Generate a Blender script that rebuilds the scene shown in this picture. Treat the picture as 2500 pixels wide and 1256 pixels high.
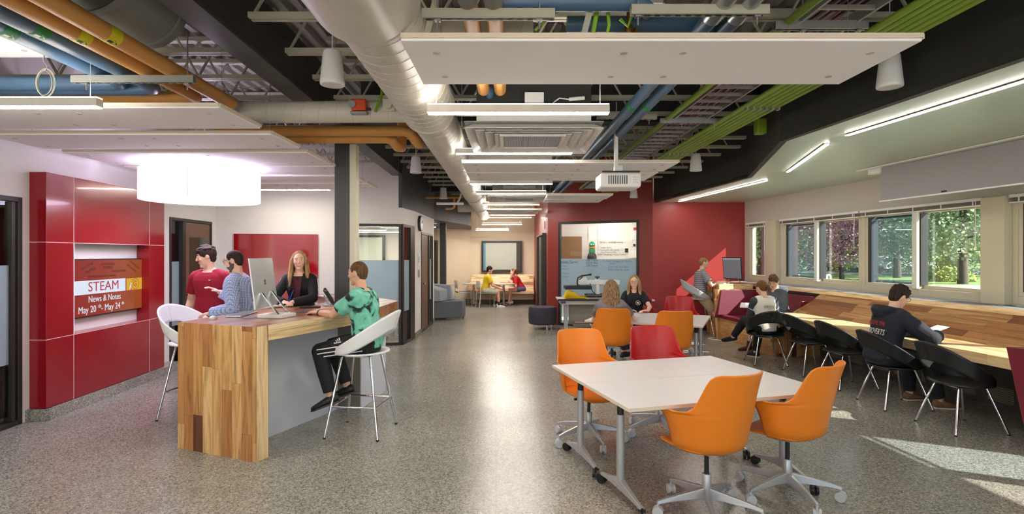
import bpy, bmesh, math, random
from mathutils import Vector, Matrix, noise
PI = math.pi
sc = bpy.context.scene
C = sc.collection
for o in list(bpy.data.objects): bpy.data.objects.remove(o)
# ---------------------------------------------------------------- camera
F = 1330.0; CX = 1250.0; HY = 622.0; H = 1.6
cd = bpy.data.cameras.new('camera'); cam = bpy.data.objects.new('camera', cd); C.objects.link(cam)
cam.location = (0, 0, H); cam.rotation_euler = (PI/2, 0, 0)
cd.sensor_fit = 'HORIZONTAL'; cd.sensor_width = 36; cd.lens = 36*F/2500
cd.shift_y = -(628-HY)/2500; cd.clip_start = .05; cd.clip_end = 400
sc.camera = cam
# ---------------------------------------------------------------- sky, sun, exposure
sc.view_settings.view_transform = 'Standard'; sc.view_settings.look = 'None'
sc.view_settings.exposure = 1.65; sc.view_settings.gamma = 1; sc.view_settings.use_curve_mapping = False
w = bpy.data.worlds.new('sky'); sc.world = w; w.use_nodes = True
nt = w.node_tree; bg = nt.nodes['Background']
sk = nt.nodes.new('ShaderNodeTexSky'); sk.sky_type = 'HOSEK_WILKIE'; sk.turbidity = 3.5; sk.ground_albedo = .35
sk.sun_direction = Vector((1, -.55, .85)).normalized()
nt.links.new(sk.outputs[0], bg.inputs[0]); bg.inputs[1].default_value = 3.2
SUN = Vector((-1.0, .5, -.80))
sl = bpy.data.lights.new('sun', 'SUN'); sl.energy = 13; sl.angle = .009; sl.color = (1, .93, .82)
so = bpy.data.objects.new('sun', sl); C.objects.link(so); so.rotation_euler = SUN.to_track_quat('-Z', 'Y').to_euler()
so.location = (20, -10, 20)
cy = sc.cycles
cy.use_denoising = True; cy.max_bounces = 8; cy.diffuse_bounces = 6; cy.glossy_bounces = 3
cy.transmission_bounces = 4; cy.transparent_max_bounces = 10; cy.sample_clamp_indirect = 6
cy.caustics_reflective = False; cy.caustics_refractive = False; cy.use_light_tree = True
# ---------------------------------------------------------------- helpers
def lin(c):
    r = []
    for v in c[:3]:
        v /= 255.0; r.append(v/12.92 if v <= .04045 else ((v+.055)/1.055)**2.4)
    return (r[0], r[1], r[2], 1)
def nodes(name):
    m = bpy.data.materials.new(name); m.use_nodes = True
    t = m.node_tree; return m, t, t.nodes['Principled BSDF']
def N(t, kind, **kw):
    n = t.nodes.new('ShaderNode'+kind)
    for k, v in kw.items():
        if k.startswith('i_'):
            n.inputs[int(k[2:]) if k[2:].isdigit() else k[2:]].default_value = v
        else: setattr(n, k, v)
    return n
def mth(t, op, a, b=None):
    n = N(t, 'Math', operation=op)
    for i, v in enumerate((a, b)):
        if v is None: continue
        if isinstance(v, (int, float)): n.inputs[i].default_value = v
        else: t.links.new(v, n.inputs[i])
    return n.outputs[0]
_M = {}
def M(name, col=(200, 200, 200), rough=.5, metal=0, var=.05, scale=6, bump=0, bscale=60, spec=None, coat=0):
    if name in _M: return _M[name]
    m, t, b = nodes(name)
    c = lin(col)
    tc = N(t, 'TexCoord')
    nz = N(t, 'TexNoise'); nz.inputs['Scale'].default_value = scale; nz.inputs['Detail'].default_value = 4
    t.links.new(tc.outputs['Object'], nz.inputs['Vector'])
    mx = N(t, 'MixRGB'); mx.inputs[1].default_value = tuple(max(0, v*(1-var)) for v in c[:3])+(1,)
    mx.inputs[2].default_value = tuple(min(1, v*(1+var)) for v in c[:3])+(1,)
    t.links.new(nz.outputs[0], mx.inputs[0]); t.links.new(mx.outputs[0], b.inputs['Base Color'])
    b.inputs['Roughness'].default_value = rough; b.inputs['Metallic'].default_value = metal
    if spec is not None: b.inputs['Specular IOR Level'].default_value = spec
    if coat: b.inputs['Coat Weight'].default_value = coat; b.inputs['Coat Roughness'].default_value = .05
    if bump:
        n2 = N(t, 'TexNoise'); n2.inputs['Scale'].default_value = bscale; t.links.new(tc.outputs['Object'], n2.inputs['Vector'])
        bp = N(t, 'Bump'); bp.inputs['Strength'].default_value = bump; bp.inputs['Distance'].default_value = .01
        t.links.new(n2.outputs[0], bp.inputs['Height']); t.links.new(bp.outputs[0], b.inputs['Normal'])
    _M[name] = m; return m
def EM(name, col, strength):
    if name in _M: return _M[name]
    m, t, b = nodes(name); b.inputs['Base Color'].default_value = (.02, .02, .02, 1) if strength < .35 and 'drum' not in name else lin(col); b.inputs['Emission Color'].default_value = lin(col)
    b.inputs['Emission Strength'].default_value = strength; _M[name] = m; return m
def EM_old(name, col, strength):
    if name in _M: return _M[name]
    m, t, b = nodes(name)
    b.inputs['Base Color'].default_value = lin(col); b.inputs['Emission Color'].default_value = lin(col)
    b.inputs['Emission Strength'].default_value = strength; _M[name] = m; return m
def GL(name, tint=(255, 255, 255), refl=.12, rough=0.0, body=0.0, bodycol=(200, 220, 230)):
    """thin pane: mostly clear, some reflection, optionally a milky body"""
    if name in _M: return _M[name]
    m, t, b = nodes(name); t.nodes.remove(b); out = t.nodes['Material Output']
    tr = N(t, 'BsdfTransparent'); tr.inputs[0].default_value = lin(tint)
    gl = N(t, 'BsdfGlossy'); gl.inputs['Roughness'].default_value = rough
    fr = N(t, 'Fresnel'); fr.inputs[0].default_value = 1.45
    m1 = N(t, 'MixShader'); t.links.new(mth(t, 'MULTIPLY', fr.outputs[0], refl*8), m1.inputs[0])
    t.links.new(tr.outputs[0], m1.inputs[1]); t.links.new(gl.outputs[0], m1.inputs[2]); last = m1
    if body:
        df = N(t, 'BsdfDiffuse'); df.inputs[0].default_value = lin(bodycol)
        tl = N(t, 'BsdfTranslucent'); tl.inputs[0].default_value = lin(bodycol)
        m3 = N(t, 'MixShader'); m3.inputs[0].default_value = .5; t.links.new(df.outputs[0], m3.inputs[1]); t.links.new(tl.outputs[0], m3.inputs[2])
        m2 = N(t, 'MixShader'); m2.inputs[0].default_value = body
        t.links.new(m1.outputs[0], m2.inputs[1]); t.links.new(m3.outputs[0], m2.inputs[2]); last = m2
    t.links.new(last.outputs[0], out.inputs[0]); _M[name] = m; return m
def ramp(t, stops, interp='LINEAR'):
    r = N(t, 'ValToRGB'); r.color_ramp.interpolation = interp
    e = r.color_ramp.elements
    while len(e) < len(stops): e.new(.5)
    for i, (p, c) in enumerate(stops): e[i].position = p; e[i].color = lin(c)
    return r
def WOOD(name, L, W, width, length, tones, rough=.35, dark=.12, seed=0.0):
    """planks: L = axis along the boards, W = axis across them (0, 1, 2)"""
    if name in _M: return _M[name]
    m, t, b = nodes(name)
    tc = N(t, 'TexCoord'); sp = N(t, 'SeparateXYZ'); t.links.new(tc.outputs['Object'], sp.inputs[0])
    a, bb = sp.outputs[L], mth(t, 'ADD', sp.outputs[W], 10.0)
    rw = mth(t, 'DIVIDE', bb, width); row = mth(t, 'FLOOR', rw)
    wn = N(t, 'TexWhiteNoise', noise_dimensions='1D'); t.links.new(mth(t, 'ADD', row, seed), wn.inputs['W'])
    cl = mth(t, 'ADD', mth(t, 'DIVIDE', a, length), mth(t, 'MULTIPLY', wn.outputs[0], 9.7)); col = mth(t, 'FLOOR', cl)
    cb = N(t, 'CombineXYZ'); t.links.new(row, cb.inputs[0]); t.links.new(col, cb.inputs[1]); cb.inputs[2].default_value = seed
    w2 = N(t, 'TexWhiteNoise', noise_dimensions='3D'); t.links.new(cb.outputs[0], w2.inputs['Vector'])
    rp = ramp(t, tones, 'CONSTANT'); t.links.new(w2.outputs[0], rp.inputs[0])
    mp = N(t, 'Mapping'); s = [22, 22, 22]; s[L] = 1.6; mp.inputs['Scale'].default_value = s
    t.links.new(tc.outputs['Object'], mp.inputs['Vector'])
    ad = N(t, 'VectorMath', operation='ADD'); sc2 = N(t, 'VectorMath', operation='SCALE'); sc2.inputs['Scale'].default_value = 13.0
    t.links.new(w2.outputs[1], sc2.inputs[0]); t.links.new(mp.outputs[0], ad.inputs[0]); t.links.new(sc2.outputs[0], ad.inputs[1])
    nz = N(t, 'TexNoise'); nz.inputs['Scale'].default_value = 1.0; nz.inputs['Detail'].default_value = 6; nz.inputs['Distortion'].default_value = 1.2
    t.links.new(ad.outputs[0], nz.inputs['Vector'])
    gr = ramp(t, [(.25, (120, 96, 76)), (.45, (226, 214, 200)), (.6, (255, 255, 255)), (.8, (214, 196, 176))]); t.links.new(nz.outputs[0], gr.inputs[0])
    mx = N(t, 'MixRGB', blend_type='MULTIPLY'); mx.inputs[0].default_value = .75
    t.links.new(rp.outputs[0], mx.inputs[1]); t.links.new(gr.outputs[0], mx.inputs[2])
    fr = mth(t, 'FRACT', rw); e1 = mth(t, 'LESS_THAN', fr, .0025/width)
    f2 = mth(t, 'FRACT', cl); e2 = mth(t, 'LESS_THAN', f2, .0025/length)
    ed = mth(t, 'MULTIPLY', mth(t, 'MAXIMUM', e1, e2), .55)
    m2 = N(t, 'MixRGB'); m2.inputs[2].default_value = (.03, .015, .008, 1); t.links.new(ed, m2.inputs[0]); t.links.new(mx.outputs[0], m2.inputs[1])
    t.links.new(m2.outputs[0], b.inputs['Base Color']); b.inputs['Roughness'].default_value = rough
    b.inputs['Coat Weight'].default_value = .15; b.inputs['Coat Roughness'].default_value = .15
    _M[name] = m; return m
def tag(o, label=None, cat=None, group=None, kind=None):
    if label: o['label'] = label
    if cat: o['category'] = cat
    if group: o['group'] = group
    if kind: o['kind'] = kind
    return o
def T(name, label, cat, loc=(0, 0, 0), rz=0, group=None, kind=None):
    o = bpy.data.objects.new(name, None); C.objects.link(o); o.location = loc; o.rotation_euler = (0, 0, rz)
    o.empty_display_size = .1
    return tag(o, label, cat, group, kind)
def S(name, loc=(0, 0, 0), rz=0):
    o = bpy.data.objects.new(name, None); C.objects.link(o); o.location = loc; o.rotation_euler = (0, 0, rz); o['kind'] = 'structure'; return o
def wm(o):
    m = Matrix.Translation(o.location) @ o.rotation_euler.to_matrix().to_4x4() @ Matrix.Diagonal((*o.scale, 1))
    return wm(o.parent) @ m if o.parent else m
def MAT(right, up, nrm, loc):
    m = Matrix.Identity(4)
    for i, v in enumerate((right, up, nrm)):
        for j in range(3): m[j][i] = v[j]
    for j in range(3): m[j][3] = loc[j]
    return m
def frame(d, up=(0, 0, 1)):
    d = Vector(d).normalized(); u = Vector(up)
    if abs(d.dot(u)) > .98: u = Vector((0, 1, 0)) if abs(d.y) < .9 else Vector((1, 0, 0))
    x = u.cross(d).normalized(); y = d.cross(x)
    return x, y, d
class MB:
    def __init__(s): s.v = []; s.f = []; s.mi = []; s.m = 0
    def add(s, vs, fs, mat=None):
        o = len(s.v)
        s.v += [tuple(mat @ Vector(v)) if mat else tuple(v) for v in vs]
        for f in fs: s.f.append([i+o for i in f]); s.mi.append(s.m)
        return s
    def box(s, x0, y0, z0, x1, y1, z1, mat=None):
        vs = [(x, y, z) for x in (x0, x1) for y in (y0, y1) for z in (z0, z1)]
        return s.add(vs, [(0, 1, 3, 2), (4, 6, 7, 5), (0, 4, 5, 1), (2, 3, 7, 6), (0, 2, 6, 4), (1, 5, 7, 3)], mat)
    def bx(s, c, sz, mat=None):
        return s.box(c[0]-sz[0]/2, c[1]-sz[1]/2, c[2]-sz[2]/2, c[0]+sz[0]/2, c[1]+sz[1]/2, c[2]+sz[2]/2, mat)
    def bar(s, p0, p1, wd, ht, up=(0, 0, 1)):
        p0, p1 = Vector(p0), Vector(p1); x, y, d = frame(p1-p0, up); L = (p1-p0).length
        return s.box(-wd/2, -ht/2, 0, wd/2, ht/2, L, MAT(x, y, d, p0))
    def rings(s, rs, cap=True, close=False):
        """rs: list of rings (equal count of points)"""
        n = len(rs[0]); vs = [p for r in rs for p in r]; fs = []
        k = len(rs)
        for i in range(k if close else k-1):
            j = (i+1) % k
            for a in range(n):
                b = (a+1) % n; fs.append((i*n+a, i*n+b, j*n+b, j*n+a))
        if cap and not close: fs.append(list(range(n))[::-1]); fs.append([(k-1)*n+a for a in range(n)])
        return s.add(vs, fs)
    def cyl(s, p0, p1, r0, r1=None, n=16, cap=True):
        p0, p1 = Vector(p0), Vector(p1); r1 = r0 if r1 is None else r1; x, y, d = frame(p1-p0)
        return s.rings([[p+x*math.cos(2*PI*i/n)*r+y*math.sin(2*PI*i/n)*r for i in range(n)] for p, r in ((p0, r0), (p1, r1))], cap)
    def tube(s, pts, r, n=8, cap=True, close=False):
        pts = [Vector(p) for p in pts]; k = len(pts); rs = []
        px = None
        for i, p in enumerate(pts):
            a = pts[i-1] if (i > 0 or close) else p; b = pts[(i+1) % k] if (i < k-1 or close) else p
            d = (b-a).normalized()
            if px is None: x, y, _ = frame(d)
            else:
                x = (px-d*px.dot(d)).normalized(); y = d.cross(x)
            px = x; rr = r[i] if isinstance(r, (list, tuple)) else r
            rs.append([p+x*math.cos(2*PI*j/n)*rr+y*math.sin(2*PI*j/n)*rr for j in range(n)])
        return s.rings(rs, cap, close)
    def sph(s, c, r, n=16, m=10, mat=None):
        if isinstance(r, (int, float)): r = (r, r, r)
        vs = [(c[0], c[1], c[2]+r[2])]; fs = []
        for i in range(1, m):
            a = PI*i/m
            for j in range(n):
                b = 2*PI*j/n; vs.append((c[0]+r[0]*math.sin(a)*math.cos(b), c[1]+r[1]*math.sin(a)*math.sin(b), c[2]+r[2]*math.cos(a)))
        vs.append((c[0], c[1], c[2]-r[2])); e = len(vs)-1
        for j in range(n):
            k = (j+1) % n; fs.append((0, 1+j, 1+k)); fs.append((e, 1+(m-2)*n+k, 1+(m-2)*n+j))
            for i in range(m-2): fs.append((1+i*n+j, 1+(i+1)*n+j, 1+(i+1)*n+k, 1+i*n+k))
        return s.add(vs, fs, mat)
    def lathe(s, prof, c=(0, 0, 0), n=32, cap=True):
        return s.rings([[Vector((c[0]+r*math.cos(2*PI*i/n), c[1]+r*math.sin(2*PI*i/n), c[2]+z)) for i in range(n)] for r, z in prof], cap)
    def prism(s, poly, z0, z1):
        n = len(poly); a = sum(poly[i][0]*poly[(i+1) % n][1]-poly[(i+1) % n][0]*poly[i][1] for i in range(n))
        if a < 0: poly = poly[::-1]
        vs = [(x, y, z0) for x, y in poly]+[(x, y, z1) for x, y in poly]
        fs = [list(range(n))[::-1], [n+i for i in range(n)]]+[(i, (i+1) % n, n+(i+1) % n, n+i) for i in range(n)]
        return s.add(vs, fs)
    def grid(s, fn, nu, nv, cu=False):
        vs = [fn(i/(nu if cu else nu-1), j/(nv-1)) for i in range(nu) for j in range(nv)]; fs = []
        for i in range(nu if cu else nu-1):
            for j in range(nv-1):
                k = (i+1) % nu; fs.append((i*nv+j, k*nv+j, k*nv+j+1, i*nv+j+1))
        return s.add(vs, fs)
    def build(s, name, mat, parent=None, smooth=False, bevel=0, w=0, seg=2, solid=0, sub=0, kind=None, label=None, org=None, fixn=True):
        me = bpy.data.meshes.new(name); vs = s.v
        loc = None
        if parent is not None and w:
            im = wm(parent).inverted(); vs = [tuple(im @ Vector(v)) for v in vs]
        elif parent is None:
            if org is None:
                xs = [v[0] for v in vs]; ys = [v[1] for v in vs]; zs = [v[2] for v in vs]
                org = ((min(xs)+max(xs))/2, (min(ys)+max(ys))/2, min(zs))
            loc = org; vs = [(v[0]-org[0], v[1]-org[1], v[2]-org[2]) for v in vs]
        me.from_pydata(vs, [], s.f)
        mats = mat if isinstance(mat, (list, tuple)) else [mat]
        for m_ in mats: me.materials.append(m_)
        if len(mats) > 1: me.polygons.foreach_set('material_index', s.mi)
        if smooth: me.polygons.foreach_set('use_smooth', [True]*len(me.polygons))
        me.update()
        if fixn:
            b = bmesh.new(); b.from_mesh(me); bmesh.ops.recalc_face_normals(b, faces=b.faces); b.to_mesh(me); b.free()
        if smooth and smooth != 2:
            try: me.set_sharp_from_angle(angle=math.radians(42))
            except Exception: pass
        o = bpy.data.objects.new(name, me); C.objects.link(o)
        if parent is not None: o.parent = parent
        if loc: o.location = loc
        if solid: md = o.modifiers.new('s', 'SOLIDIFY'); md.thickness = solid; md.offset = 0
        if bevel:
            md = o.modifiers.new('b', 'BEVEL'); md.width = bevel; md.segments = seg; md.limit_method = 'ANGLE'; md.angle_limit = math.radians(40)
        if sub: md = o.modifiers.new('u', 'SUBSURF'); md.levels = sub; md.render_levels = sub
        if kind: o['kind'] = kind
        if label: o['label'] = label
        return o
def bake(o):
    dg = bpy.context.evaluated_depsgraph_get(); dg.update()
    me = bpy.data.meshes.new_from_object(o.evaluated_get(dg)); old = o.data
    o.modifiers.clear(); o.data = me
    return o
def dup(root, loc, rz, label=None, group=None, mats=None):
    def cp(o, par):
        c = o.copy(); C.objects.link(c); c.parent = par
        if mats and o.type == 'MESH' and o.name.split('.')[0] in mats:
            c.data = o.data.copy(); c.data.materials.clear(); c.data.materials.append(mats[o.name.split('.')[0]])
        for ch in list(o.children): cp(ch, c)
        return c
    r = cp(root, None); r.location = loc; r.rotation_euler = (0, 0, rz)
    if label: r['label'] = label
    if group: r['group'] = group
    return r
_txt = {}
def TXT(s, size, right, up, loc, mat, parent=None, name='lettering', w=1, ext=.0008, ax='CENTER', xs=1.0, shear=0, off=0.0, wt=0, curve=None):
    """writing as a thin mesh; right/up are world directions, loc the centre of the line"""
    cu = bpy.data.curves.new('t', 'FONT'); cu.body = s; cu.size = size; cu.align_x = ax; cu.align_y = 'CENTER'; cu.extrude = ext
    cu.shear = shear; cu.offset = wt; cu.resolution_u = 3
    o = bpy.data.objects.new('t', cu); C.objects.link(o)
    dg = bpy.context.evaluated_depsgraph_get(); me = bpy.data.meshes.new_from_object(o.evaluated_get(dg))
    bpy.data.objects.remove(o)
    r, u = Vector(right).normalized(), Vector(up).normalized(); n = r.cross(u)
    m = MAT(r*xs, u, n, loc)
    if curve:
        for v_ in me.vertices: v_.co.z -= curve[1]*(1-math.sqrt(1-min(.9, (v_.co.x*xs/curve[0])**2)))
    if parent is not None and w: m = wm(parent).inverted() @ m
    me.transform(m); me.materials.clear(); me.materials.append(mat); me.name = name
    t = bpy.data.objects.new(name, me); C.objects.link(t)
    if parent is not None: t.parent = parent
    return t
def P(px, py, Y): return Vector(((px-CX)*Y/F, Y, H+(HY-py)*Y/F))
def rot(p, a): return (p[0]*math.cos(a)-p[1]*math.sin(a), p[0]*math.sin(a)+p[1]*math.cos(a))
# ---------------------------------------------------------------- materials
white = M('white_paint', (226, 222, 220), .6, var=.02)
cream = M('cream_paint', (226, 208, 182), .6, var=.02)
greige = M('greige_paint', (214, 204, 192), .6, var=.02)
redp = M('brick_red_paint', (140, 48, 42), .42, var=.04, scale=3)
redp2 = M('brick_red_paint_sunlit', (160, 56, 56), .4, var=.04, scale=3)  # same red, lightened in the colour for the nook's facing and sun
char = M('charcoal_paint', (70, 74, 80), .55, var=.04)
blk = M('black_paint', (40, 41, 38), .6, var=.05)
steel_dk = M('dark_steel_paint', (66, 66, 66), .4, var=.05)
soff = M('pale_soffit_paint', (188, 204, 188), .35, var=.02)  # green tint stands in for light bounced off the lawn
deckm = M('metal_deck_paint', (140, 138, 128), .55, var=.05)
joistm = M('joist_paint', (176, 173, 158), .5, var=.05)
ductm = M('duct_paint', (205, 200, 188), .38, var=.04, scale=2)
silver = M('silver_paint', (186, 186, 186), .35, .55, var=.03)
chrome = M('chrome', (225, 225, 228), .07, 1, var=.01)
galv = M('galvanised_steel', (170, 170, 170), .35, .8, var=.12, scale=20)
green = M('green_conduit_paint', (126, 158, 40), .4, var=.05)
bluep = M('blue_pipe_jacket', (74, 104, 134), .4, var=.06)
orangep = M('orange_pipe_jacket', (204, 148, 76), .45, var=.06)
purple = M('purple_conduit_paint', (76, 48, 110), .5)
plast_o = M('orange_plastic', (234, 132, 30), .38, var=.02)
plast_r = M('red_plastic', (190, 32, 36), .36, var=.02)
plast_b = M('black_plastic', (22, 23, 25), .4, var=.05)
plast_w = M('white_plastic', (238, 238, 240), .35, var=.02)
plast_g = M('pale_grey_plastic', (196, 198, 202), .35, var=.02)
tabw = M('white_laminate', (224, 222, 224), .3, var=.01)
tabe = M('cream_edge_band', (226, 212, 192), .4)
darkfr = M('dark_bronze_frame', (52, 49, 46), .4, .3)
redlam = M('red_gloss_laminate', (142, 12, 26), .2, var=.05, scale=2, coat=.25)
seam = M('pale_seam_strip', (232, 190, 190), .4)
redglass = M('red_glass_board', (150, 8, 18), .08, var=.01, coat=.3)
maroon = M('maroon_vinyl', (112, 26, 44), .38, var=.05)
greyfab = M('grey_fabric', (104, 110, 118), .9, bump=.3, bscale=300)
greyfab2 = M('light_grey_fabric', (156, 160, 168), .9, bump=.3, bscale=300)
navyfab = M('charcoal_violet_fabric', (58, 56, 68), .9, bump=.3, bscale=300)
basep = M('blue_grey_laminate', (206, 212, 222), .4, var=.02)
basep2 = M('shaded_laminate', (120, 112, 102), .45, var=.02)
framew = M('beige_window_frame', (206, 200, 176), .45, var=.02)
sillm = M('grey_metal_sill', (176, 180, 186), .35, .3)
doorw = M('brown_wood_door', (112, 84, 66), .45, var=.15, scale=4)
woodtones = [(0, (206, 154, 96)), (.14, (190, 132, 78)), (.3, (222, 176, 116)), (.45, (198, 142, 86)), (.58, (232, 192, 134)), (.7, (212, 160, 100)), (.82, (166, 108, 64)), (.88, (216, 168, 108)), (.96, (112, 66, 40))]
backtones = [(0, (196, 146, 96)), (.18, (180, 126, 80)), (.36, (206, 160, 110)), (.52, (188, 136, 90)), (.66, (164, 110, 68)), (.76, (200, 152, 102)), (.9, (140, 90, 58))]
lightwood = [(0, (250, 224, 178)), (.3, (246, 216, 166)), (.6, (253, 232, 192)), (.85, (240, 206, 152))]
topwood = [(0, (168, 112, 78)), (.2, (150, 96, 66)), (.4, (184, 128, 90)), (.6, (136, 84, 58)), (.75, (178, 120, 84)), (.9, (112, 66, 46))]
clear = GL('clear_glass', (246, 250, 248), .13)
clear2 = GL('window_glass', (250, 252, 252), .09)
screened = GL('screened_glass', (214, 224, 230), .06, body=.05, bodycol=(120, 130, 140))
frost = GL('frosted_blue_film', (222, 238, 250), .06, .2, body=.68, bodycol=(216, 236, 250))
lampm = EM('linear_diffuser', (255, 247, 234), 36)
lampup = EM('linear_uplight', (255, 247, 234), 10)
lampsof = EM('soffit_lamp_diffuser', (255, 247, 236), 18)
chrome_leg = chrome
screenm = M('projection_fabric', (160, 158, 160), .8, var=.01)
bronze = M('brass', (150, 104, 44), .35, .9)
def terrazzo():
    m, t, b = nodes('polished_terrazzo')
    tc = N(t, 'TexCoord')
    def vor(scale, seed):
        v = N(t, 'TexVoronoi'); v.inputs['Scale'].default_value = scale
        mp = N(t, 'Mapping'); mp.inputs['Location'].default_value = (seed, seed*2, seed*3); t.links.new(tc.outputs['Object'], mp.inputs['Vector']); t.links.new(mp.outputs[0], v.inputs['Vector']); return v
    v1 = vor(105, 1.3); sp = N(t, 'SeparateColor'); t.links.new(v1.outputs['Color'], sp.inputs[0])
    rp = ramp(t, [(0, (74, 71, 66)), (.13, (120, 117, 110)), (.34, (154, 152, 144)), (.62, (176, 174, 166)), (.88, (206, 204, 196))], 'CONSTANT')
    t.links.new(sp.outputs[0], rp.inputs[0])
    v2 = vor(260, 4.1); s2 = N(t, 'SeparateColor'); t.links.new(v2.outputs['Color'], s2.inputs[0])
    rp2 = ramp(t, [(0, (96, 92, 86)), (.25, (150, 147, 139)), (.7, (186, 183, 174))], 'CONSTANT'); t.links.new(s2.outputs[1], rp2.inputs[0])
    mx = N(t, 'MixRGB'); mx.inputs[0].default_value = .45; t.links.new(rp.outputs[0], mx.inputs[1]); t.links.new(rp2.outputs[0], mx.inputs[2])
    nz = N(t, 'TexNoise'); nz.inputs['Scale'].default_value = .8; t.links.new(tc.outputs['Object'], nz.inputs['Vector'])
    rl = ramp(t, [(.3, (226, 224, 222)), (.7, (255, 255, 252))]); t.links.new(nz.outputs[0], rl.inputs[0])
    mu = N(t, 'MixRGB', blend_type='MULTIPLY'); mu.inputs[0].default_value = 1; t.links.new(mx.outputs[0], mu.inputs[1]); t.links.new(rl.outputs[0], mu.inputs[2])
    s = N(t, 'SeparateXYZ'); t.links.new(tc.outputs['Object'], s.inputs[0])
    ln = mth(t, 'LESS_THAN', mth(t, 'FRACT', mth(t, 'DIVIDE', mth(t, 'ADD', s.outputs[0], mth(t, 'MULTIPLY', s.outputs[1], .03)), 3.05)), .0016)
    l2 = mth(t, 'LESS_THAN', mth(t, 'FRACT', mth(t, 'DIVIDE', s.outputs[1], 3.05)), .0016)
    m3 = N(t, 'MixRGB'); m3.inputs[2].default_value = (.12, .12, .11, 1); t.links.new(mth(t, 'MULTIPLY', mth(t, 'MAXIMUM', ln, l2), .6), m3.inputs[0]); t.links.new(mu.outputs[0], m3.inputs[1])
    t.links.new(m3.outputs[0], b.inputs['Base Color']); b.inputs['Roughness'].default_value = .24; b.inputs['Specular IOR Level'].default_value = .6
    _M['terrazzo'] = m; return m
terr = terrazzo()
# ================================================================ the setting
def seg(mb, p0, p1, z0, z1, th):
    """wall piece p0->p1, thickness th to the left of its direction"""
    d = Vector((p1[0]-p0[0], p1[1]-p0[1])).normalized(); n = Vector((-d.y, d.x))*th
    return mb.prism([p0, p1, (p1[0]+n.x, p1[1]+n.y), (p0[0]+n.x, p0[1]+n.y)], z0, z1)
TOP = 3.8
def LW(Y, off=0): return (-4.31-.065*Y+off, Y)          # left wall
def WW(Y, n=0): return (6.04-.1*Y-n*.995, Y-n*.0995)       # window wall, n = distance into the room
fl = MB().prism([(-8, -5), (6.9, -5), (4.75, 13.3), (1.2, 13.3), (1.2, 22), (-6, 22)], -.12, 0).build('floor', terr, kind='structure', org=(0, 0, 0))
mb = MB()
for a, b, z0, z1 in ((-5, 2.6, 0, TOP), (2.6, 5.157, 2.14, TOP), (5.157, 7.66, 0, TOP), (7.66, 8.86, 2.13, TOP), (8.86, 9.05, 0, TOP)):
    seg(mb, LW(a), LW(b), z0, z1, .14)
mb.build('wall_left', white, kind='structure')
def FWp(x): return (x, 9.0+(x+4.9)*.63/2.96)
mb = MB(); seg(mb, FWp(-5.1), FWp(-2.83), 0, TOP, .14); seg(mb, FWp(-2.83), (-1.94, 9.63), 2.14, TOP, .14)
mb.build('wall_back_left', white, kind='structure')
mb = MB(); seg(mb, (-1.94, 9.63), (-1.86, 10.4), 2.14, 2.43, .14); seg(mb, (-1.86, 10.4), (-1.85, 11.08), 0, 2.43, .14)
seg(mb, (-1.85, 11.08), (-1.84, 12.62), 2.06, 2.43, .14); seg(mb, (-1.84, 12.62), (-1.84, 12.85), 0, 2.43, .14); seg(mb, (-1.84, 12.85), (-4.5, 12.86), 0, 2.43, .14)
mb.build('wall_corridor', white, kind='structure')
mb = MB(); seg(mb, (-1.935, 9.61), (-1.855, 10.4), 2.43, TOP, .15); seg(mb, (-1.855, 10.4), (-1.835, 12.85), 2.43, TOP, .15)
mb.prism([(-1.835, 12.85), (-1.17, 15.6), (-1.35, 18), (-4.4, 18), (-4.4, 12.85)], 2.43, TOP)
mb.build('wall_bulkhead_left', char, kind='structure')
MB().prism([(-4.9, 9.16), (-1.97, 9.78), (-1.9, 12.8), (-4.9, 12.8)], 2.16, 2.2).build('ceiling_meeting_room', white, kind='structure')
mb = MB(); seg(mb, (-4.88, 9.15), (-4.88, 13.0), 0, 2.2, .1); seg(mb, (-1.99, 12.7), (-4.88, 12.7), 0, 2.2, -.1)
mb.build('wall_meeting_room', greige, kind='structure')
# far end
mb = MB(); seg(mb, (.75, 18), (-1.38, 18.0), 0, TOP, -.15); seg(mb, (-1.38, 18.0), (-2.3, 17.3), 0, TOP, -.15); seg(mb, (-2.3, 17.3), (-4.4, 17.3), 0, TOP, -.15)
seg(mb, (-4.4, 17.4), (-4.4, 12.8), 0, TOP, -.15)
mb.build('wall_far', cream, kind='structure')
# red walls
RA = (.82, 12.5); RB = (2.95, 11.42)
def RAx(px):
    p = (px-CX)/F; dx, dy = RB[0]-RA[0], RB[1]-RA[1]; t = (p*RA[1]-RA[0])/(dx-p*dy); return (RA[0]+dx*t, RA[1]+dy*t)
w0, w1 = RAx(1363), RAx(1560)
mb = MB(); seg(mb, RA, w0, 0, TOP, .15); seg(mb, w0, w1, 2.34, TOP, .15); seg(mb, w1, RB, 0, TOP, .15)
mb.prism([RA, (.97, 12.56), (.9, 18.1), (.74, 18.1)], 0, TOP)
mb.build('wall_red_office', redp, kind='structure')
mb = MB(); seg(mb, RB, (5.05, 11.46), 0, 2.75, .15); mb.build('wall_red_nook', redp2, kind='structure')
MB().prism([(2.95, 11.40), (5.0, 11.44), (5.0, 11.47), (2.95, 11.43)], 0, .1).build('baseboard_nook', M('dark_base', (74, 56, 52), .4), kind='structure')
# room behind the office glass
mb = MB(); seg(mb, (.95, 14.1), (4.2, 13.2), 0, 2.9, .1); seg(mb, (.92, 12.55), (.95, 14.1), 0, 2.9, -.02); seg(mb, (4.2, 13.3), (3.2, 11.6), 0, 2.9, .05)
mb.build('wall_office', white, kind='structure')
MB().prism([(.95, 12.7), (3.2, 11.6), (4.2, 13.2), (.95, 14.1)], 2.9, 2.95).build('ceiling_office', white, kind='structure')
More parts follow.
